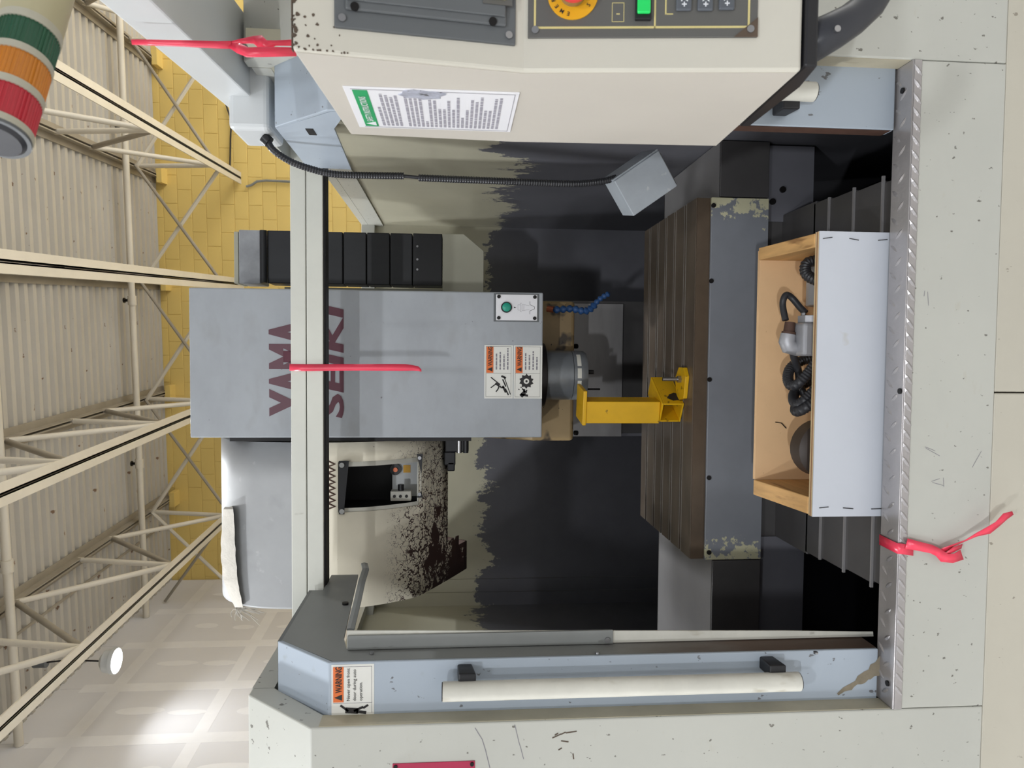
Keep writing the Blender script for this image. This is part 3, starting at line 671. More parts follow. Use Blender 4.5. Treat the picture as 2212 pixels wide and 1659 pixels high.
# ================================================================== table, way covers, sump
ZT = -.675; TX0, TX1, TY0, TY1 = -.585, .445, 1.98, 2.53
tb = thing('milling_table', 'dark cast iron milling table with five T-slots', 'table', ((TX0 + TX1) / 2, 2.25, -.88))
slots = [at(px, 800, Z=ZT).y for px in (1475, 1453, 1434, 1417, 1400)]
prof = [(TY0, ZT - .045), (TY0, ZT)]
for sy in slots: prof += [(sy - .009, ZT), (sy - .009, ZT - .018), (sy - .016, ZT - .018), (sy - .016, ZT - .032), (sy + .016, ZT - .032), (sy + .016, ZT - .018), (sy + .009, ZT - .018), (sy + .009, ZT)]
prof += [(TY1, ZT), (TY1, ZT - .045)]
n = len(prof)
mb = MB(); vs = [(TX0, a, b) for a, b in prof] + [(TX1, a, b) for a, b in prof]
mb.add(vs, [(i, i + 1, n + i + 1, n + i) for i in range(n - 1)])
mb.box(TX0, TX1, TY0 + .001, TY1, ZT - .12, ZT - .046)
ends = [TY0] + [q for sy in slots for q in (sy - .009, sy + .009)] + [TY1]
for xx in (TX0, TX1):
    for a, b in zip(ends[::2], ends[1::2]): mb.add([(xx, a, ZT - .046), (xx, b, ZT - .046), (xx, b, ZT), (xx, a, ZT)], [(0, 1, 2, 3)])
mb.build('table_top', M_table, tb)
MB().box(TX0, TX1, TY0 - .004, TY0 - .0005, ZT - .045, ZT - .002).build('front_strip', M_tablefront, tb)
for sy in slots:
    for s in (-1, 1): MB().box(TX0, TX1, sy + s * .009 - .0012, sy + s * .009 + .0012, ZT, ZT + .0006).build('slot_edge', M_edgebright, tb)
ap = MB().box(TX0, TX1, TY0 - .016, TY0 - .006, -.880, -.714).build('front_apron', M_tplate, tb, bevel=.0015)
for px, py in ((1536, 607), (1532, 820), (1531, 1032), (1531, 1193), (1541, 444)):
    p = at(px, py, Y=TY0 - .016); MB().cyl(p, (p.x, p.y - .004, p.z), .0065, n=12).build('bolt', M_bolt, ap)
def waycover(x0, x1, lb):
    w = thing('way_cover', lb, 'cover', ((x0 + x1) / 2, 2.2, -.88), 'machine way covers')
    MB().box(x0, x1, 1.975, 2.50, -.742, -.738).build('cover_top', M_plate, w)
    MB().box(x0, x1, 1.965, 1.975, -.88, -.738).build('cover_front', M_blackmetal, w, bevel=.002)
    MB().box(x0, x1, 2.50, 2.505, -1.0, -.738).build('cover_back', M_blackmetal, w)
    return w
waycover(XLW + .005, TX0 - .003, 'steel way cover shelf left of the table, lit along its edge')
waycover(TX1 + .003, XRW - .002, 'steel way cover shelf right of the table, under the hanging lamp')
sad = thing('saddle', 'dark saddle front below the table with a flared side skirt', 'saddle', (-.07, 2.0, -1.0))
MB().box(-.86, TX0 + .06, 1.985, 1.995, -1.02, -.884).build('skirt', M_splash, sad); MB().box(TX1 - .06, .60, 1.985, 1.995, -1.02, -.884).build('skirt', M_splash, sad)
MB().box(TX0 + .06, TX1 - .06, 1.99, 2.4, -1.2, -.884).build('saddle_body', M_blackmetal, sad)
for px, py in ((1690, 410), (1668, 436)): p = at(px, py, Y=1.985); MB().cyl(p, (p.x, 1.979, p.z), .009, n=12).build('bolt', M_bolt, sad)
# Y axis telescopic cover between table and sill
ZY = -.935
yc = thing('way_cover', 'black telescopic way cover stretching from under the table to the sill', 'cover', (-.07, 1.7, -1.2), 'machine way covers')
ys_ = [2.0, 1.80, 1.735, 1.628, 1.518, 1.463]
for k in range(len(ys_) - 1):
    a, b = ys_[k], ys_[k + 1]; zz = ZY - .003 * max(0, k - 2) + (.003 if k < 2 else 0) - .0005
    MB().prism([(-.525 + .005 * k, zz), (.405 - .005 * k, zz), (.405 - .005 * k, zz - .25), (-.525 + .005 * k, zz - .25)], b, a + .01, 'y').build('cover_section', M_blackmetal, yc, bevel=.0015)
    if k: MB().box(-.52, .40, b - .003, b + .002, zz - .004, zz + .002).build('section_lip', M_plate, yc)

# ================================================================== tool magazine (left, behind the beam)
atc = thing('tool_magazine', 'tool magazine with grey drum cover above and peeling cream fairing below', 'tool changer', (-.54, 2.6, 0))
pr = [(3.05, .60), (2.92, .72), (2.75, .80), (2.55, .805), (2.42, .775), (2.345, .738), (2.295, .685), (2.262, .62), (2.247, .53), (2.243, .455)]
AX0, AX1 = -.805, -.280
def skin(prof, xs, hole=lambda i, k: False):
    mb = MB(); nx = len(xs)
    for (a, b) in prof: mb.add([(x, a, b) for x in xs], [])
    for i in range(len(prof) - 1):
        for k in range(nx - 1):
            if not hole(i, k): mb.f.append((i * nx + k, i * nx + k + 1, (i + 1) * nx + k + 1, (i + 1) * nx + k))
    return mb
def smooth_prof(p, n=4):
    out = []
    for i in range(len(p) - 1):
        p0, p1, p2, p3 = p[max(i - 1, 0)], p[i], p[i + 1], p[min(i + 2, len(p) - 1)]
        for j in range(n):
            t = j / n
            out.append(tuple(.5 * (2 * p1[c] + (p2[c] - p0[c]) * t + (2 * p0[c] - 5 * p1[c] + 4 * p2[c] - p3[c]) * t * t + (3 * p1[c] - p0[c] - 3 * p2[c] + p3[c]) * t ** 3) for c in (0, 1)))
    return out + [p[-1]]
skin(smooth_prof(pr), [AX0, AX0 + .006, -.6, -.4, AX1]).build('drum_cover', M_atcgrey, atc, smooth=True, solid=.004)
ps = smooth_prof(pr); MB().prism(ps + [(2.6, .455)], AX0 + .004, AX0 + .008, 'x').build('drum_end', M_atcgrey, atc); MB().prism(ps + [(2.6, .455)], AX1 - .008, AX1 - .004, 'x').build('drum_end', M_atcgrey, atc)
lo = [(2.241, .453), (2.240, .40), (2.240, .365), (2.252, .29), (2.275, .23), (2.310, .165), (2.345, .12), (2.42, .075), (2.505, .028), (2.58, -.012), (2.64, -.042)]
ls = smooth_prof(lo, 2)
xs = [AX0, -.70, -.664, -.50, -.341, AX1]
def hole(i, k):
    zm = (ls[i][1] + ls[i + 1][1]) / 2
    if k == 3 and .125 < zm < .372: return True
    if k in (2, 3, 4) and zm < .028: return True
    return k == 1 and zm < -.02
skin(ls, xs, hole).build('fairing', M_atc, atc, smooth=True, solid=.004)
tongue = MB(); tongue.add([(-.70, 2.64, -.042), (-.805, 2.64, -.042), (-.805, 2.70, .03), (-.70, 2.72, .05)], [(0, 1, 2, 3)]); tongue.build('fairing_tongue', M_rustline, atc, solid=.004)
MB().prism(ls[:18] + [(2.62, .02), (2.62, .453)], AX1 - .006, AX1 - .003, 'x').build('fairing_side', M_atc, atc)
MB().box(AX1 + .002, -.257, 2.262, 2.6, -.05, .70).build('gap_shade_plate', M_dark, atc)  # dark sheet stands in for the shade between drum and head
# window frame, dark interior and the fittings seen inside
wf = MB(); xa, xb = -.50, -.341
wp = [p for p in ls if .115 < p[1] < .378]
for (x0, x1) in ((xa, xa + .012), (xb - .016, xb)):
    wf = MB()
    for p in wp: wf.add([(x0, p[0] + .006, p[1]), (x1, p[0] + .006, p[1])], [])
    wf.f = [(2 * i, 2 * i + 1, 2 * i + 3, 2 * i + 2) for i in range(len(wp) - 1)]
    wf.build('window_frame', M_flange, atc, solid=.003)
MB().box(xa + .012, xb - .016, wp[-1][0] + .004, wp[-1][0] + .012, .112, .126).build('window_frame_foot', M_flange, atc)
MB().box(xa - .02, xb + .01, 2.52, 2.53, .08, .40).build('magazine_interior', M_black, atc)
for (x0, x1) in ((xa - .022, xa - .018), (xb + .012, xb + .016)): MB().prism([(2.265, .40), (2.53, .40), (2.53, .08), (2.46, .08), (2.37, .135), (2.30, .24)], x0, x1, 'x').build('interior_side', M_black, atc)
MB().box(xa - .02, xb + .01, 2.31, 2.53, .398, .402).build('interior_lid', M_black, atc)
wpl = MB().box(xa + .01, xb + .008, 2.44, 2.45, .10, .215).build('sensor_plate', M_armw, atc)
p = at(855, 1013, Y=2.44); MB().cyl((p.x, 2.425, p.z), (p.x, 2.44, p.z), .019, n=20).build('proximity_sensor', M_black, wpl, smooth=True); MB().cyl((p.x, 2.42, p.z), (p.x, 2.43, p.z), .008, n=14).build('sensor_tip', M_copper, wpl, smooth=True)
p = at(879, 1012, Y=2.439); MB().box(p.x - .014, p.x + .012, 2.438, 2.44, p.z - .012, p.z + .012).build('yellow_sticker', M_yelring, wpl)
p = at(865, 1068, Y=2.36); q = MB().box(p.x - .022, p.x + .010, 2.36, 2.40, p.z - .035, p.z + .033).build('terminal_block', M_flange, atc, bevel=.002)
for dz in (-.02, .0, .02): MB().cyl((p.x - .006, 2.357, p.z + dz), (p.x - .006, 2.362, p.z + dz), .005, n=10).build('screw_hole', M_bolt, q)
MB().cyl((p.x + .008, 2.38, p.z), (p.x + .03, 2.38, p.z), .010, n=14).build('knob', M_black, q, smooth=True)
bw = MB(); y0 = 2.236
bw.prism([(xa - .004, .362), (xb + .004, .362), (xb + .004, .331), (xa + .02, .345), (xa - .004, .345)], y0 - .003, y0, 'y'); bw = bw.build('bracket_bar', M_black, atc)
for xx in (xa + .006, xb - .008): MB().cyl((xx, y0 - .01, .352), (xx, y0 - .003, .352), .008, n=12).build('bolt', M_chrome, bw)
for (x0, x1, zz) in ((-.330, -.395, .119), (-.474, -.452, .119)):
    p = MB().prism([(x0, zz + .008), (x0, zz - .012), (x1, zz - .008)], 2.335, 2.339, 'y').build('corner_clip', M_black, atc)
    q_ = x0 + (.012 if x1 > x0 else -.012); MB().cyl((q_, 2.328, zz - .002), (q_, 2.336, zz - .002), .006, n=12).build('bolt', M_chrome, p)
for k in range(8):
    MB().tube([(xa + .012 + .019 * k, 2.239, .396), (xa + .02 + .019 * k, 2.234, .374), (xa + .03 + .019 * k, 2.239, .396)], .0035, 6).build('sealant_bead', M_rustline, atc, smooth=True)
# tool gripper block under the fairing, next to the head
gr = MB(); p = at(993, 990, Y=2.45)
gr.box(-.338, -.27, 2.43, 2.52, -.045, .035); gr.build('tool_gripper', M_black, atc, bevel=.004)
for k, (x0, x1, z0, z1) in enumerate(((-.385, -.338, .0, .038), (-.405, -.372, .002, .028))): MB().box(x0, x1, 2.44, 2.50, z0, z1).build('gripper_jaw', M_black, atc, bevel=.004)
for zz in (-.012, -.035): MB().cyl((-.34, 2.43, zz), (-.275, 2.43, zz), .009, n=12).build('gripper_roller', M_chrome if zz > -.02 else M_black, atc, smooth=True)

# frayed felt strip lying on the drum
fe = MB(); top = []; N_ = 16
fp = [(489, 1100), (488, 1150), (488, 1200), (492, 1250), (502, 1285), (512, 1312)]
for i in range(len(fp) - 1):
    for j in range(4):
        t = j / 4; top.append((fp[i][0] * (1 - t) + fp[i + 1][0] * t, fp[i][1] * (1 - t) + fp[i + 1][1] * t))
top.append(fp[-1]); r = random.Random(3)
for i, (a, b) in enumerate(top):
    t = i / (len(top) - 1); th = 9 + 15 * math.sin(math.pi * min(1, t * .85 + .12)); j = r.uniform(-1, 1)
    A = at(a - th * .45 + j, b, Y=2.315); Bq = at(a + th * .62 + 6 + j, b, Y=2.262)
    fe.v += [A, Bq, Bq + Vector((0, .085, .03)), A + Vector((0, .075, .012))]
for i in range(len(top) - 1):
    for k in range(4): fe.f.append((i * 4 + k, i * 4 + (k + 1) % 4, (i + 1) * 4 + (k + 1) % 4, (i + 1) * 4 + k))
fe.f += [(3, 2, 1, 0), tuple(4 * (len(top) - 1) + k for k in range(4))]
felt = thing('felt_strip', 'frayed white felt strip draped over the grey drum cover', 'felt strip', at(500, 1200, Y=2.33))
fe.build('felt', M_felt, felt, smooth=True)
fr = MB()
for k in range(26):
    a = at(512 + r.uniform(-8, 8), 1312 + r.uniform(-4, 6), Y=2.33); q = a + Vector((r.uniform(-.05, .015), r.uniform(-.03, .01), r.uniform(-.09, .01)))
    fr.tube([a, a.lerp(q, .5) + Vector((r.uniform(-.006, .006), 0, r.uniform(-.004, .006))), q], .0011, 4)
o = fr.build('fringe', M_felt, felt); o['kind'] = 'stuff'

# ================================================================== cable carrier right of the head
cc = thing('cable_carrier', 'black segmented cable carrier standing behind the head on a cream bracket', 'cable chain', (.32, 2.5, -.1))
zs = [.74, .663, .55, .43, .31, .20, .11, .05]
CX0, CX1 = .236, .413
MB().box(CX0 - .004, CX1, 2.485, 2.60, .663, .735).build('carrier_link', M_chaingrey, cc, bevel=.004)
MB().box(CX0 - .004, CX1 - .006, 2.49, 2.60, .737, .752).build('end_strap', M_brk, cc, bevel=.002)
MB().cyl((CX0, 2.492, .655), (CX1, 2.492, .655), .012, n=14).build('hinge_bar', M_chain, cc, smooth=True)
for a, b in ((.645, .55), (.548, .47), (.468, .39), (.388, .31), (.308, .23), (.228, .152)):
    MB().box(CX0, CX1 + .002, 2.50, 2.60, b + .001, a).build('carrier_link', M_chain, cc, bevel=.003)
MB().box(CX0, CX1 + .002, 2.495, 2.60, .05, .150).build('carrier_link', M_black, cc, bevel=.002)
for xx in (.29, .325, .37): MB().cyl((xx, 2.49, .135), (xx, 2.496, .135), .004, n=10).build('screw', M_chrome, cc)
MB().prism([(.19, .048), (.415, .048), (.415, -.025), (.358, -.095), (.19, -.095)], 2.49, 2.62, 'y').build('bracket', M_brk, cc, bevel=.002)
MB().box(.192, .236, 2.64, 2.66, .05, .62).build('back_rail', M_brk, cc)

# ================================================================== pendant arm and pendant
arm = thing('pendant_arm', 'white box section arm carrying the control pendant', 'arm', (.6, 1.6, ZTOP))
a0, a1 = Vector((.478, .60, 0)), Vector((.575, 1.82, 0)); ex = (a1 - a0).normalized()
wv = Vector((ex.y, -ex.x, 0)) * .165
mb = MB(); mb.add([a0 + Vector((0, 0, .452)), a0 + wv + Vector((0, 0, .452)), a1 + wv + Vector((0, 0, .452)), a1 + Vector((0, 0, .452)), a0 + Vector((0, 0, .532)), a0 + wv + Vector((0, 0, .532)), a1 + wv + Vector((0, 0, .532)), a1 + Vector((0, 0, .532))],
       [(3,2,1,0),(4,5,6,7),(0,1,5,4),(1,2,6,5),(2,3,7,6),(3,0,4,7)]); mb.build('arm_beam', M_armw, arm, bevel=.004)
MB().box(.488, .66, 1.62, 1.76, .412, .50).build('arm_mount', M_armw, arm, bevel=.012, seg=3)
MB().box(.62, .70, .78, .86, .22, .452).build('hanger_post', M_armw, arm, bevel=.004)
pn = thing('control_pendant', 'cream control pendant hanging at the upper right with screen bezel and emergency stop', 'control panel', (.6, 1.1, -.48))
XP = .389
U0, U1, L1_ = Vector((0, .95, .212)), Vector((0, .99, -.0905)), Vector((0, .95, -.467))
MB().prism([(U0.y, U0.z), (U1.y, U1.z), (L1_.y, L1_.z), (1.30, -.481), (1.315, -.10), (1.30, .19)], XP, XP + .62, 'x').build('housing', M_pend, pn, bevel=.004)
MB().prism([(U0.y + .006, U0.z - .004), (U1.y + .006, U1.z), (L1_.y + .006, L1_.z + .004), (1.296, -.477), (1.311, -.10), (1.296, .187)], XP - .0012, XP + .002, 'x').build('side_skin', M_pendside, pn)
# chipped upper left corner
r = random.Random(5)
for k in range(70):
    if k < 46: x = XP + r.uniform(0, .16); zz = U0.z - .0008 - abs(r.gauss(0, .003)); s_ = r.uniform(.0012, .0036)
    elif k < 60: x = XP + .001 + abs(r.gauss(0, .002)); zz = U0.z - r.uniform(0, .07) ; s_ = r.uniform(.001, .002)
    else: x = XP + r.uniform(.005, .05); zz = U0.z - r.uniform(.01, .06); s_ = r.uniform(.001, .0026)
    yy = .95 + (U0.z - zz) * .132 - .0008
    pts = [(x + s_ * r.uniform(.5, 1.2) * math.cos(t), zz + s_ * r.uniform(.5, 1.2) * math.sin(t)) for t in (0, .9, 1.9, 2.8, 3.7, 4.6, 5.5)]
    MB().prism(pts, yy, yy + .001, 'y').build('paint_chip', M_pchip, pn)
MB().box(XP + .0005, XP + .6, .951, .96, U0.z + .0, U0.z + .0012).build('chipped_edge', M_pchip, pn)
# upper bezel in its tilted plane; local axes: x to the right, y up, z out
nU = (U0 - U1).normalized(); MU = frame((XP, U1.y, U1.z), (1, 0, 0), nU)       # z of the frame = X x up = towards -Y? checked below
def loc(M, px, py):
    n_ = M.col[2].xyz; p = at(px, py, N=n_, O=M.translation); return M.inverted() @ p
if MU.col[2].y > 0: raise RuntimeError('frame')
bz0 = loc(MU, 722, 72); bz1 = loc(MU, 1113, 90)
bx0, bt, bb = (bz0.x + bz1.x) / 2, bz0.y, bz1.y
bz = MB(MU).box(bx0, bx0 + .45, bb, bt, -.002, .004).build('screen_bezel', M_bezel, pn, bevel=.002)
sil = MB(MU); sil.prism([(.004, bb + .012), (.004, bt - .014), (.010, bt - .016), (.010, bb + .014)], 0, 1) if False else None
MB(MU).box(bx0 + .022, bx0 + .43, bb + .014, bt - .014, .004, .009).build('bezel_step', M_bezel, bz, bevel=.003)
MB(MU).box(bx0 + .033, bx0 + .43, bb + .016, bt - .016, .009, .012).build('bezel_inner', M_bezel, bz, bevel=.002)
MB(MU).box(bx0 + .053, bx0 + .36, bb + .055, bt - .028, .0122, .0128).build('screen', M_screen, bz, bevel=.004)
k1 = loc(MU, 1068, 0); MB(MU).box(k1.x - .012, k1.x + .03, k1.y - .022, k1.y + .018, .012, .0135).build('soft_key_well', M_panel, bz)
MB(MU).box(k1.x - .006, k1.x + .03, k1.y - .014, k1.y + .012, .0135, .018).build('soft_key', M_lineyel, bz, bevel=.002)
for yy in (bb + .010, bt - .010): MB(MU).cyl((bx0 + .012, yy, .003), (bx0 + .012, yy, .007), .005, n=12).build('screw', M_chrome, bz)
for yy in (bb + .033, bt - .026): MB(MU).cyl((bx0 + .026, yy, .008), (bx0 + .026, yy, .0112), .0055, n=12).build('screw_hole', M_bolt, bz)
# lower operator panel
nL = (U1 - L1_).normalized(); ML = frame((XP, U1.y, U1.z), (1, 0, 0), nL)
o0 = loc(ML, 1140, 92); o1 = loc(ML, 1635, 74)
ox, ot, ob = (o0.x + o1.x) / 2, o0.y, o1.y
op = MB(ML).box(ox, ox + .45, ob, ot, -.002, .003).build('operator_panel', M_panel, pn, bevel=.001)
pt = lambda px, py: loc(ML, px, py)
tl, brr = pt(1153, 72), pt(1618, 55); lx = (tl.x + brr.x) / 2
mb = MB(ML); lw = .0028
mb.box(lx, lx + .4, tl.y - lw, tl.y, .003, .0034); mb.box(lx, lx + .4, brr.y, brr.y + lw, .003, .0034); mb.box(lx, lx + lw, brr.y, tl.y, .003, .0034)
ly = pt(1414, 30).y; mb.box(lx, lx + .4, ly - .0012, ly + .0012, .003, .0034); mb.build('panel_line', M_lineyel, op)
for yy in (ob + .010, ot - .010): MB(ML).cyl((ox + .010, yy, .002), (ox + .010, yy, .006), .005, n=12).build('screw', M_chrome, op)
MB(ML).prism([(ox, ob), (ox + .026, ob), (ox, ob + .032)], .003, .0042, 'z').build('corner_wear', M_pchip, op)
e = pt(1237, -10)
MB(ML).cyl((e.x, e.y, .003), (e.x, e.y, .0055), .0345, n=40).build('estop_ring', M_yelring, op, smooth=True)
MB(ML).cyl((e.x, e.y, .005), (e.x, e.y, .018), .018, n=28).build('estop_collar', M_chrome, op, smooth=True)
MB(ML).tube([(e.x, e.y, .017), (e.x, e.y, .024), (e.x, e.y, .032), (e.x, e.y, .035)], [.017, .022, .022, .016], 28).build('estop_button', M_red, op, smooth=True)
for s_, r0, a_0, st in (('EMERGENCY', .0255, 168, -19.5), ('STOP', .0290, 234, 24)):
    for i, ch in enumerate(s_):
        a = math.radians(a_0 + st * i); rot = a - math.pi / 2 if st < 0 else a + math.pi / 2
        text('ring_letter', ch, ML @ Matrix.Translation((e.x + r0 * math.cos(a), e.y + r0 * math.sin(a), .0056)) @ Matrix.Rotation(rot, 4, 'Z'), .0075, M_ink, op, bold=.02, align='CENTER')
k0 = pt(1321, 50); k1 = pt(1348, 8); mb = MB(ML); w = .0008
x0, x1, y0, y1 = k0.x, k1.x, k1.y, k0.y
for q in ((x0, x1, y0, y0 + w), (x0, x1, y1 - w, y1), (x0, x0 + w, y0, y1), (x1 - w, x1, y0, y1), (x0 + .010, x0 + .0115, y0 + .006, y1 - .006)): mb.box(q[0], q[1], q[2], q[3], .003, .0034)
mb.build('symbol_frame', M_lineyel, op)
g0, g1 = pt(1372, 42), pt(1404, 0)
gb_ = MB(ML).box(g0.x - .004, g0.x + .05, g1.y - .001, g0.y + .001, .003, .010).build('lamp_button_body', M_black, op, bevel=.001)
MB(ML).box(g0.x + .002, g0.x + .05, g1.y + .001, g0.y - .001, .010, .0155).build('lamp_button_lens', M_lampgreen, op, bevel=.002)
b0 = pt(1437, 34); b1 = pt(1452, 34); mb = MB(ML); mb.box(b0.x, b0.x + .03, b0.y - .001, b0.y + .001, .003, .0034); mb.box(b0.x, b0.x + .0015, b0.y - .010, b0.y, .003, .0034); mb.build('key_bracket', M_lineyel, op)
for px, s_ in ((1475, '+Z'), (1521, '+X'), (1567, '+Y')):
    q = pt(px, 28 if px < 1540 else 26); hh = .0105
    k_ = MB(ML).box(q.x, q.x + .036, q.y - hh, q.y + hh, .003, .008).build('axis_key', M_key, op, bevel=.002)
    text('key_print', s_, ML @ Matrix.Translation((q.x + .004, q.y - .0045, .0079)), .0125, M_keytext, k_, bold=.03)
# safety sign on the pendant side
S = lambda px, py: at(px, py, X=XP - .0015)
c0, c1, c2, c3 = S(742, 186), S(775, 272), S(1104, 284), S(1121, 198)
y0, y1 = (c0.y + c3.y) / 2, (c1.y + c2.y) / 2; z1, z0 = (c0.z + c1.z) / 2, (c2.z + c3.z) / 2
sg = MB().box(XP - .0032, XP - .0012, y0, y1, z0, z1).build('safety_sign', M_signwhite, pn, bevel=.0006)
MS = frame((XP - .0033, y1, z0), (0, -1, 0), (0, 0, 1)); w, h = y1 - y0, z1 - z0
MB(MS).box(.010, w - .010, h - .034, h - .012, 0, .0005).build('green_band', M_green, sg)
MB(MS).prism([(.016, h - .031), (.034, h - .031), (.025, h - .015)], .0005, .001, 'z').build('sign_triangle', M_signwhite, sg)
text('sign_lettering', 'SAFETY INSTRUCTIONS', MS @ Matrix.Translation((.038, h - .028, .0006)), .0145, M_signwhite, sg, bold=.01, stretch=(w - .058) / .172)
r = random.Random(9)
for i in range(27):
    if i in (5, 9, 10): ln = .0 if i == 5 else .2 if i == 10 else .95
    else: ln = r.choice((.95, .9, .85, .6, .98, .35))
    if ln == 0: continue
    zz = h - .046 - i * (h - .062) / 27; xx = .016; end = .014 + (w - .034) * ln; mb = MB(MS)
    while xx < end: wl_ = r.uniform(.006, .022); mb.box(xx, min(xx + wl_, end), zz, zz + .0042, .0001, .0005); xx += wl_ + .0035
    mb.build('print_line', M_signink, sg)
mb = MB(MS); mb.box(.006, w - .006, .006, .0066, .0001, .0005); mb.box(w - .0066, w - .006, .006, h - .01, .0001, .0005); mb.box(.006, .0066, .006, h - .01, .0001, .0005); mb.build('border_line', M_inkgrey, sg)
# scraped foil patch on the sign
r = random.Random(2); cy, cz = S(912, 201).y, S(912, 201).z
pts = [(cy + (.030 + r.uniform(-.006, .006)) * math.cos(t) * .55, cz + (.036 + r.uniform(-.008, .006)) * math.sin(t)) for t in [k * math.pi / 9 for k in range(18)]]
MB().prism(pts, XP - .0046, XP - .003, 'x').build('scraped_patch', M_foil, sg)
# black grip handle below the pendant
hp = [(1742, 96, .985), (1765, 84, .975), (1800, 66, .97), (1840, 42, .97), (1875, 12, .975), (1900, -28, .98), (1912, -80, .985)]
MB().tube([at(a, b, Y=c) for a, b, c in hp], [.030, .029, .027, .0245, .023, .0225, .0225], 20, flat=.85).build('grip_handle', M_handle, pn, smooth=True)
p = at(1815, 72, Y=.944); MB().cyl((p.x + .006, .952, p.z + .004), (p.x + .006, .943, p.z + .004), .0045, n=12).build('handle_screw', M_chrome, pn)
MB().prism([(.945, -.469), (.945, -.487), (1.02, -.500), (1.20, -.500), (1.20, -.482)], XP + .004, XP + .12, 'x').build('handle_bracket', M_pchip if False else M_black, pn, bevel=.003)

# signal tower lying beside the arm
tw = thing('signal_tower', 'signal tower light with green, amber and red lenses at the picture corner', 'signal light', at(60, 120, Y=.85))
A, Bt = at(85, 2, Y=.90), at(-21, 341, Y=.80); ax = (Bt - A)
def seg_(t0, t1, r, nm, mat, rr=None):
    return MB().tube([A + ax * t0, A + ax * t1], [r, rr or r], 36).build(nm, mat, tw, smooth=True)
def lens(nm, col):
    m = pm(nm, col, .25, var=.05, spec=.5); b = m.node_tree.nodes['Principled BSDF']; b.inputs['Transmission Weight'].default_value = .25
    wv_ = m.node_tree.nodes.new('ShaderNodeTexWave'); wv_.inputs['Scale'].default_value = 60; return m
seg_(-.45, .215, .0325, 'tower_base', pm('tower_base_olive', (176, 168, 136), .45))
R0 = .0312
for t0, t1, nm, c in ((.255, .42, 'green_lens', (30, 92, 62)), (.455, .625, 'amber_lens', (222, 138, 30)), (.66, .84, 'red_lens', (206, 36, 56))):
    L_ = seg_(t0, t1, R0, nm, lens(nm, c)); rb = MB()
    u_ = ax.normalized(); q1 = u_.cross(Vector((0, 0, 1))).normalized(); q2 = u_.cross(q1)
    for k in range(48):
        a = 2 * math.pi * k / 48; dr_ = q1 * math.cos(a) + q2 * math.sin(a); rb.tube([A + ax * t0 + dr_ * R0, A + ax * t1 + dr_ * R0], .0011, 4)
    rb.build('lens_ribs', L_.data.materials[0], L_)
M_tring = pm('tower_ring', (176, 172, 156), .4)
for t0, t1 in ((.21, .257), (.418, .457), (.622, .662), (.838, .872)): seg_(t0, t1, R0 + .002, 'spacer_ring', M_tring)
seg_(.87, .888, R0 + .001, 'end_cap', M_bezel); seg_(.887, .905, R0 - .003, 'end_cap_face', M_handle, .024)

# ================================================================== hanging work lamp with conduit
def ribbed(path, r, name, mat, parent, pitch=.006):
    P_ = [Vector(p) for p in path]; out = []; rs = []
    dense = []
    for i in range(len(P_) - 1):
        p0, p1, p2, p3 = P_[max(i - 1, 0)], P_[i], P_[i + 1], P_[min(i + 2, len(P_) - 1)]
        for j in range(12):
            t = j / 12; dense.append(.5 * (2 * p1 + (p2 - p0) * t + (2 * p0 - 5 * p1 + 4 * p2 - p3) * t * t + (3 * p1 - p0 - 3 * p2 + p3) * t ** 3))
    dense.append(P_[-1]); Ls = [0]
    for a, b in zip(dense, dense[1:]): Ls.append(Ls[-1] + (b - a).length)
    n_ = max(4, int(Ls[-1] / (pitch / 2))); k = 0
    for i in range(n_ + 1):
        s = Ls[-1] * i / n_
        while k < len(Ls) - 2 and Ls[k + 1] < s: k += 1
        f = (s - Ls[k]) / max(1e-9, Ls[k + 1] - Ls[k]); out.append(dense[k].lerp(dense[k + 1], f)); rs.append(r if i % 2 else r * .86)
    return MB().tube(out, rs, 10).build(name, mat, parent, smooth=False if False else True)
wk = thing('work_lamp', 'grey box work lamp hanging on a black corrugated conduit', 'lamp', at(1400, 390, Y=1.72))
c1_ = [(577, 300, 1.66), (588, 322, 1.66), (622, 346, 1.67), (662, 362, 1.68), (720, 376, 1.69), (800, 379, 1.70), (872, 380, 1.70)]
c2_ = [(904, 384, 1.70), (1000, 388, 1.70), (1100, 392, 1.70), (1190, 396, 1.71), (1250, 397, 1.715), (1300, 392, 1.72), (1330, 384, 1.725)]
ribbed([at(a, b, Y=c) for a, b, c in c1_], .0085, 'conduit', M_conduit, wk); ribbed([at(a, b, Y=c) for a, b, c in c2_], .0085, 'conduit', M_conduit, wk)
MB().tube([at(868, 380, Y=1.70), at(890, 382, Y=1.70), at(908, 384, Y=1.70)], .0042, 8).build('bare_cable', M_conduit, wk, smooth=True)
MB().cyl(at(570, 297, Y=1.66), at(582, 308, Y=1.66), .013, n=14).build('conduit_gland', M_black, wk, smooth=True)
q0, q1, q2 = at(1327, 391, Y=1.70), at(1376, 465, Y=1.70), at(1480, 412, Y=1.70)
exl = (q1 - q0); eyl = (q2 - q1); ML_ = frame(q0, exl, eyl); wl_, hl_ = exl.length, (ML_.inverted() @ q2).y
sgn = 1 if (ML_.col[2].y > 0) else -1
tilt = Matrix.Rotation(math.radians(0), 4, 'Y')
MLt = ML_ @ Matrix.Rotation(math.radians(-14) * sgn, 4, Vector((0, 1, 0)))
MB(MLt).box(0, wl_, 0, hl_, 0, sgn * .075).build('lamp_case', M_lampbox, wk, bevel=.002)
MB(MLt).box(-.004, 0, .0, hl_, sgn * .004, sgn * .10).build('lamp_flange', M_lampbox, wk)
MB(MLt).box(.008, wl_ - .004, hl_, hl_ + .003, sgn * .006, sgn * .070).build('lamp_glass', M_screen, wk)

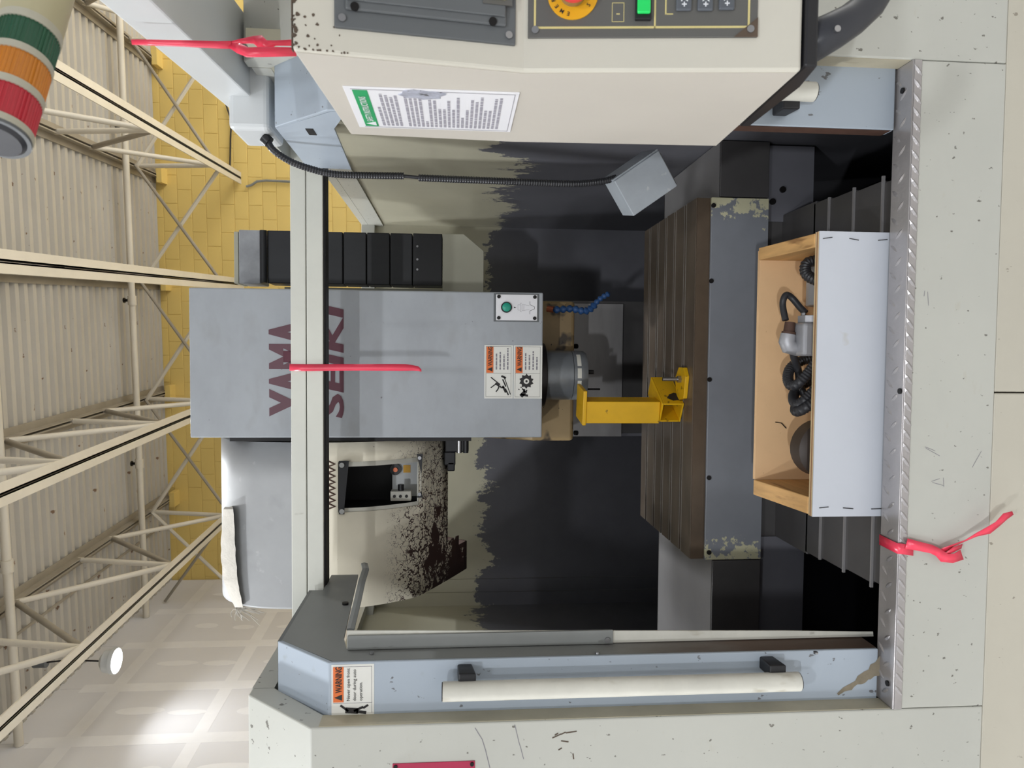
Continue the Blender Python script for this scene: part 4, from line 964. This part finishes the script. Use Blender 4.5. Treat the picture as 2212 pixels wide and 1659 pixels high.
# ================================================================== yellow shipping bracket on the table
yb_ = thing('shipping_bracket', 'yellow welded square tube bracket standing on the table beside the spindle', 'bracket', (-.16, 2.09, ZT))
T = .066
def sqtube(M, w, l, th=.005):
    mb = MB(M)
    for (a, b, c, d) in ((-w/2, w/2, -w/2, -w/2 + th), (-w/2, w/2, w/2 - th, w/2), (-w/2, -w/2 + th, -w/2 + th, w/2 - th), (w/2 - th, w/2, -w/2 + th, w/2 - th)): mb.box(a, b, c, d, 0, l)
    return mb
px_, py_ = -.166, 2.105
RZ = Matrix.Rotation(math.radians(-9), 4, 'Z')
sqtube(Matrix.Translation((px_, py_, ZT + T + .002)) @ RZ, T, .222).build('upright_tube', M_yel, yb_, bevel=.0015)
dirv = Vector((.50, .866, 0)).normalized(); st = Vector((-.166, 2.075, ZT + T / 2 + .001)) - dirv * .01
Mt = frame(st, Vector((0, 0, 1)).cross(dirv), (0, 0, 1)); Mt = Mt if Mt.col[2].xyz.dot(dirv) > 0 else frame(st, dirv.cross(Vector((0, 0, 1))), (0, 0, 1))
sqtube(Mt, T, .15).build('foot_tube', M_yel, yb_, bevel=.0015)
MB(Mt).box(-T/2 + .005, T/2 - .005, -T/2 + .005, T/2 - .005, .08, .085).build('tube_inside', M_yelin, yb_)
MB().prism([(-.135, 2.085), (-.125, 2.025), (-.06, 2.01), (-.035, 2.03), (-.035, 2.075), (-.07, 2.11)], ZT + .0005, ZT + .012, 'z').build('foot_plate', M_yel, yb_, bevel=.001)
tpz = ZT + T + .224
MB(Matrix.Translation((-.15, 2.12, 0)) @ RZ).box(-.052, .052, -.055, .06, tpz, tpz + .011).build('top_plate', M_yel, yb_, bevel=.002)
bt_ = MB().cyl((-.070, 2.055, ZT + .012), (-.070, 2.055, ZT + .066), .006, n=12).build('hex_bolt', M_chrome, yb_, smooth=True)
MB().cyl((-.070, 2.055, ZT + .012), (-.070, 2.055, ZT + .022), .011, n=6).build('bolt_head', M_chrome, bt_)
MB().prism([(-.02 + .016 * math.cos(k * .7), .07 + (.016 + .004 * (k % 2)) * math.sin(k * .7)) for k in range(9)], 0, 1, 'z') if False else None
pS = Mt @ Vector((0, 0, .03))
sm = MB(Mt); sx_ = 1 if (Mt.col[0].x > 0) else -1
sm.add([(sx_ * (T/2 + .0006), -.016 + .03 * math.sin(k * .63) * (.7 + .3 * (k % 2)), .035 + .024 * math.cos(k * .63) * (.7 + .3 * ((k + 1) % 2))) for k in range(10)], [tuple(range(10))]); sm.build('smudge', M_smut, yb_)

# ================================================================== wooden crate on the front way cover
cr = thing('wooden_crate', 'open wooden crate with stapled white front board standing at the sill', 'crate', (-.04, 1.58, ZY))
KX0, KX1, KY0, KY1, KZ0, KZ1 = -.346, .267, 1.466, 1.70, ZY + .002, -.770
for k, (a, b) in enumerate(((0, .003), (.003, .008), (.008, .0125), (.0125, .018))):
    MB().box(KX0, KX1, KY0 + a, KY0 + b, KZ0, KZ1).build('front_board' if k == 0 else 'front_ply', (M_crate, M_ply, M_plydark, M_ply)[k], cr)
MB().box(KX0 + .04, KX1 - .008, KY1, KY1 + .012, KZ0, KZ1 + .028).build('back_board', M_mdf, cr)
MB().prism([(KY0 + .0185, KZ0), (KY1 + .0, KZ0), (KY1 + .0, KZ1 + .032), (KY0 + .0185, KZ1 + .002)], KX0 + .002, KX0 + .040, 'x').build('side_board', M_wood, cr, bevel=.002)
MB().prism([(KY0 + .0185, KZ0), (KY1 + .0, KZ0), (KY1 + .0, KZ1 + .032), (KY0 + .0185, KZ1 + .002)], KX1 - .032, KX1 - .002, 'x').build('side_board', M_wood, cr, bevel=.002)
MB().box(KX0 + .041, KX1 - .033, KY0 + .0185, KY1, KZ0, KZ0 + .01).build('floor_board', M_mdf, cr)
for (px, py, l) in ((1788, 514, 20), (1845, 517, 20), (1907, 519, 20), (1780, 1097, 20), (1832, 1097, 22), (1893, 1098, 22)):
    a, b = at(px - l / 2, py + random.uniform(-2, 2), Y=KY0 - .001), at(px + l / 2, py + random.uniform(-2, 2), Y=KY0 - .001); MB().tube([a, b], .0009, 5).build('staple', M_bolt, cr)
MB().tube([at(1675, 912, Y=KY1 - .001), at(1688, 914, Y=KY1 - .001), at(1698, 925, Y=KY1 - .001)], .003, 6, flat=.4).build('stain_mark', M_bolt, cr)
# contents
def hose(pts, r, name, lb, mat=M_hose, cat='hose', ribs=False):
    P_ = [at(a, b, Y=c) for a, b, c in pts]
    if ribs: o = ribbed(P_, r, name, mat, None, .007)
    else:
        d_ = []
        for i in range(len(P_) - 1):
            p0, p1, p2, p3 = P_[max(i - 1, 0)], P_[i], P_[i + 1], P_[min(i + 2, len(P_) - 1)]
            for j in range(8):
                t = j / 8; d_.append(.5 * (2 * p1 + (p2 - p0) * t + (2 * p0 - 5 * p1 + 4 * p2 - p3) * t * t + (3 * p1 - p0 - 3 * p2 + p3) * t ** 3))
        d_.append(P_[-1]); o = MB().tube(d_, r, 10).build(name, mat, None, smooth=True)
    return tag(o, lb, cat, 'parts in the wooden crate')
hose([(1785, 560, 1.55), (1750, 565, 1.56), (1740, 575, 1.56), (1742, 592, 1.55), (1760, 604, 1.53), (1800, 615, 1.50)], .013, 'corrugated_hose', 'short black corrugated hose loop at the upper end of the crate', ribs=True)
hose([(1740, 676, 1.55), (1728, 664, 1.56), (1712, 645, 1.57), (1700, 637, 1.57), (1693, 645, 1.57), (1691, 662, 1.57), (1697, 692, 1.56)], .0075, 'rubber_hose', 'thin black hose looping into the elbow fitting')
hose([(1712, 755, 1.57), (1716, 775, 1.58), (1724, 800, 1.59), (1728, 830, 1.59), (1740, 860, 1.58)], .0085, 'rubber_hose', 'straight black hose end below the elbow fitting')
hose([(1770, 770, 1.52), (1750, 800, 1.53), (1725, 828, 1.54), (1708, 832, 1.56), (1702, 815, 1.59), (1708, 795, 1.61), (1730, 780, 1.62), (1770, 770, 1.62)], .0125, 'corrugated_hose', 'black corrugated hose loop in the middle of the crate', ribs=True)
hose([(1775, 825, 1.51), (1752, 850, 1.52), (1728, 872, 1.53), (1716, 868, 1.56), (1716, 850, 1.60), (1735, 830, 1.61), (1775, 815, 1.61)], .0125, 'corrugated_hose', 'black corrugated hose loop above the lowest hose coil', ribs=True)
hose([(1790, 850, 1.50), (1760, 868, 1.505), (1735, 884, 1.515), (1720, 888, 1.54), (1722, 876, 1.58), (1745, 862, 1.60), (1790, 850, 1.61)], .0125, 'corrugated_hose', 'lowest black corrugated hose coil in the crate', ribs=True)
el = thing('elbow_fitting', 'cast metal elbow fitting with brown threaded end inside the crate', 'pipe fitting', at(1705, 735, Y=1.56), 'parts in the wooden crate')
e1 = [at(1703, 722, Y=1.56), at(1700, 738, Y=1.56), at(1704, 748, Y=1.56), at(1716, 752, Y=1.56), at(1728, 744, Y=1.56)]
MB().tube(e1, [.0165, .0185, .019, .0175, .015], 18).build('elbow_body', M_cast, el, smooth=True)
MB().cyl(at(1703, 724, Y=1.56), at(1704, 717, Y=1.56), .0155, n=18).build('thread_collar', M_rustline, el, smooth=True)
MB().cyl(at(1704, 718, Y=1.56), at(1707, 696, Y=1.56), .0125, .0115, n=18).build('threaded_nipple', M_rustline, el, smooth=True)
vb = thing('valve_body', 'grey cast valve body behind the crate front beside the elbow', 'valve', at(1745, 730, Y=1.53), 'parts in the wooden crate')
q = at(1748, 726, Y=1.545); MB().box(q.x - .045, q.x + .030, 1.515, 1.575, q.z - .06, q.z + .028).build('casting', M_cast, vb, bevel=.008, seg=3)
MB().cyl((q.x + .030, 1.545, q.z - .01), (q.x + .046, 1.545, q.z - .01), .034, n=6).build('hex_cap', M_cast, vb, bevel=.001)
MB().cyl((q.x + .046, 1.545, q.z + .014), (q.x + .052, 1.545, q.z + .014), .006, n=10).build('plug', M_chrome, vb)
cy = thing('steel_canister', 'plain grey metal canister at the upper end of the crate', 'canister', at(1760, 620, Y=1.55), 'parts in the wooden crate')
q = at(1752, 640, Y=1.56); MB().cyl((q.x - .02, 1.58, q.z - .045), (q.x + .07, 1.58, q.z - .045), .042, n=28).build('canister_body', M_plate, cy, smooth=True, bevel=.003)
fd = thing('round_pump_housing', 'dark brown round housing lying at the lower end of the crate', 'pump', at(1740, 965, Y=1.56), 'parts in the wooden crate')
q = at(1752, 970, Y=1.57); MB().tube([(q.x, 1.545, q.z - .03), (q.x, 1.555, q.z - .03), (q.x, 1.60, q.z - .03), (q.x, 1.615, q.z - .03)], [.05, .066, .066, .05], 32).build('housing', pm('pump_brown', (58, 48, 42), .5, var=.2), fd, smooth=True)
MB().cyl((q.x, 1.535, q.z - .015), (q.x, 1.55, q.z - .015), .008, n=10).build('hub_nut', M_bolt, fd)

# ================================================================== red ribbons
def ribbon(pts, w, nm, parent, tw=None):
    mb = MB(); P_ = [at(a, b, Y=c) for a, b, c in pts]
    for i, p in enumerate(P_):
        t = (P_[min(i + 1, len(P_) - 1)] - P_[max(i - 1, 0)]).normalized(); a = math.radians(tw[i] if tw else 0); wi = w[i] if isinstance(w, (list, tuple)) else w
        s = t.cross(Vector((0, -1, 0)));  s = s.normalized() if s.length > .15 else Vector((1, 0, 0))
        d = s * math.cos(a) + t.cross(s) * math.sin(a); mb.v += [p - d * wi, p + d * wi]
    mb.f = [(2 * i, 2 * i + 1, 2 * i + 3, 2 * i + 2) for i in range(len(P_) - 1)]
    return mb.build(nm, M_ribbon, parent, smooth=True, solid=.0006)
r1 = thing('red_ribbon', 'red plastic ribbon hanging from the pendant arm, looped at the pendant top', 'ribbon', at(600, 100, Y=1.2), 'red marker ribbons')
ribbon([(284, 91, 1.205), (330, 92, 1.205), (400, 94, 1.20), (470, 97, 1.20), (500, 97, 1.20)], [.004, .0045, .005, .0055, .006], 'strand', r1, [30, 20, 10, 30, 10])
ribbon([(497, 98, 1.20), (515, 104, 1.19), (535, 113, 1.185), (580, 112, 1.185), (640, 112, 1.19)], [.004, .008, .008, .0075, .007], 'loop_tail', r1, [0, 10, 0, 10, 0])
ribbon([(498, 95, 1.20), (520, 89, 1.205), (548, 86, 1.205), (562, 90, 1.20), (575, 98, 1.195), (595, 93, 1.20), (640, 92, 1.20)], [.004, .0035, .006, .010, .009, .004, .005], 'knot', r1, [0, 15, 5, 20, -10, 5, 10])
r2 = thing('red_ribbon', 'red ribbon tied over the header beam, hanging straight in front of the head', 'ribbon', at(700, 795, Y=1.92), 'red marker ribbons')
P_ = [(-.040, 1.965, .4425), (-.040, 1.935, .4425), (-.040, 1.926, .440), (-.0405, 1.926, .40), (-.0395, 1.925, .34), (-.0385, 1.922, .25), (-.038, 1.92, .16), (-.038, 1.92, .135), (-.039, 1.918, .115), (-.041, 1.916, .10), (-.046, 1.914, .092)]
Wd = [.008, .009, .009, .0092, .009, .0088, .0092, .009, .0075, .006, .003]
mb = MB()
for p, w in zip(P_, Wd): mb.v += [Vector(p) - Vector((w, 0, 0)), Vector(p) + Vector((w, .002, 0))]
mb.f = [(2 * i, 2 * i + 1, 2 * i + 3, 2 * i + 2) for i in range(len(P_) - 1)]; mb.build('strand', M_ribbon, r2, smooth=True, solid=.0006)
r3 = thing('red_ribbon', 'red ribbon knotted over the tread plate sill with a loose tail', 'ribbon', at(1960, 1175, Y=1.39), 'red marker ribbons')
p = at(1920, 1172, Z=ZS + .002)
mb = MB(); x_ = p.x; P_ = [(x_ - .002, 1.458, ZS - .002), (x_ - .002, 1.456, ZS + .003), (x_ - .004, 1.394, ZS + .003), (x_ - .0045, 1.391, ZS - .006), (x_ - .008, 1.390, ZS - .03)]
for q in P_: mb.v += [Vector(q) - Vector((.011, 0, 0)), Vector(q) + Vector((.011, 0, .0005))]
mb.f = [(2 * i, 2 * i + 1, 2 * i + 3, 2 * i + 2) for i in range(len(P_) - 1)]; mb.build('wrap', M_ribbon, r3, smooth=True, solid=.0006)
ribbon([(1958, 1174, 1.389), (1985, 1180, 1.387), (2012, 1186, 1.384), (2028, 1194, 1.382), (2040, 1205, 1.380), (2060, 1206, 1.379), (2078, 1198, 1.380)], [.011, .010, .009, .009, .012, .012, .011], 'knot', r3, [0, 12, -10, 20, 30, 20, 0])
ribbon([(2042, 1198, 1.378), (2060, 1187, 1.378), (2078, 1180, 1.380)], [.004, .005, .007], 'knot_loop', r3, [20, 0, 30])
ribbon([(2036, 1190, 1.381), (2060, 1178, 1.380), (2085, 1168, 1.376), (2110, 1155, 1.372), (2135, 1146, 1.368), (2155, 1132, 1.362), (2172, 1115, 1.358), (2188, 1108, 1.356)], [.006, .004, .0035, .005, .009, .008, .0075, .004], 'tail', r3, [0, 30, 40, 20, 10, 15, 0, 0])
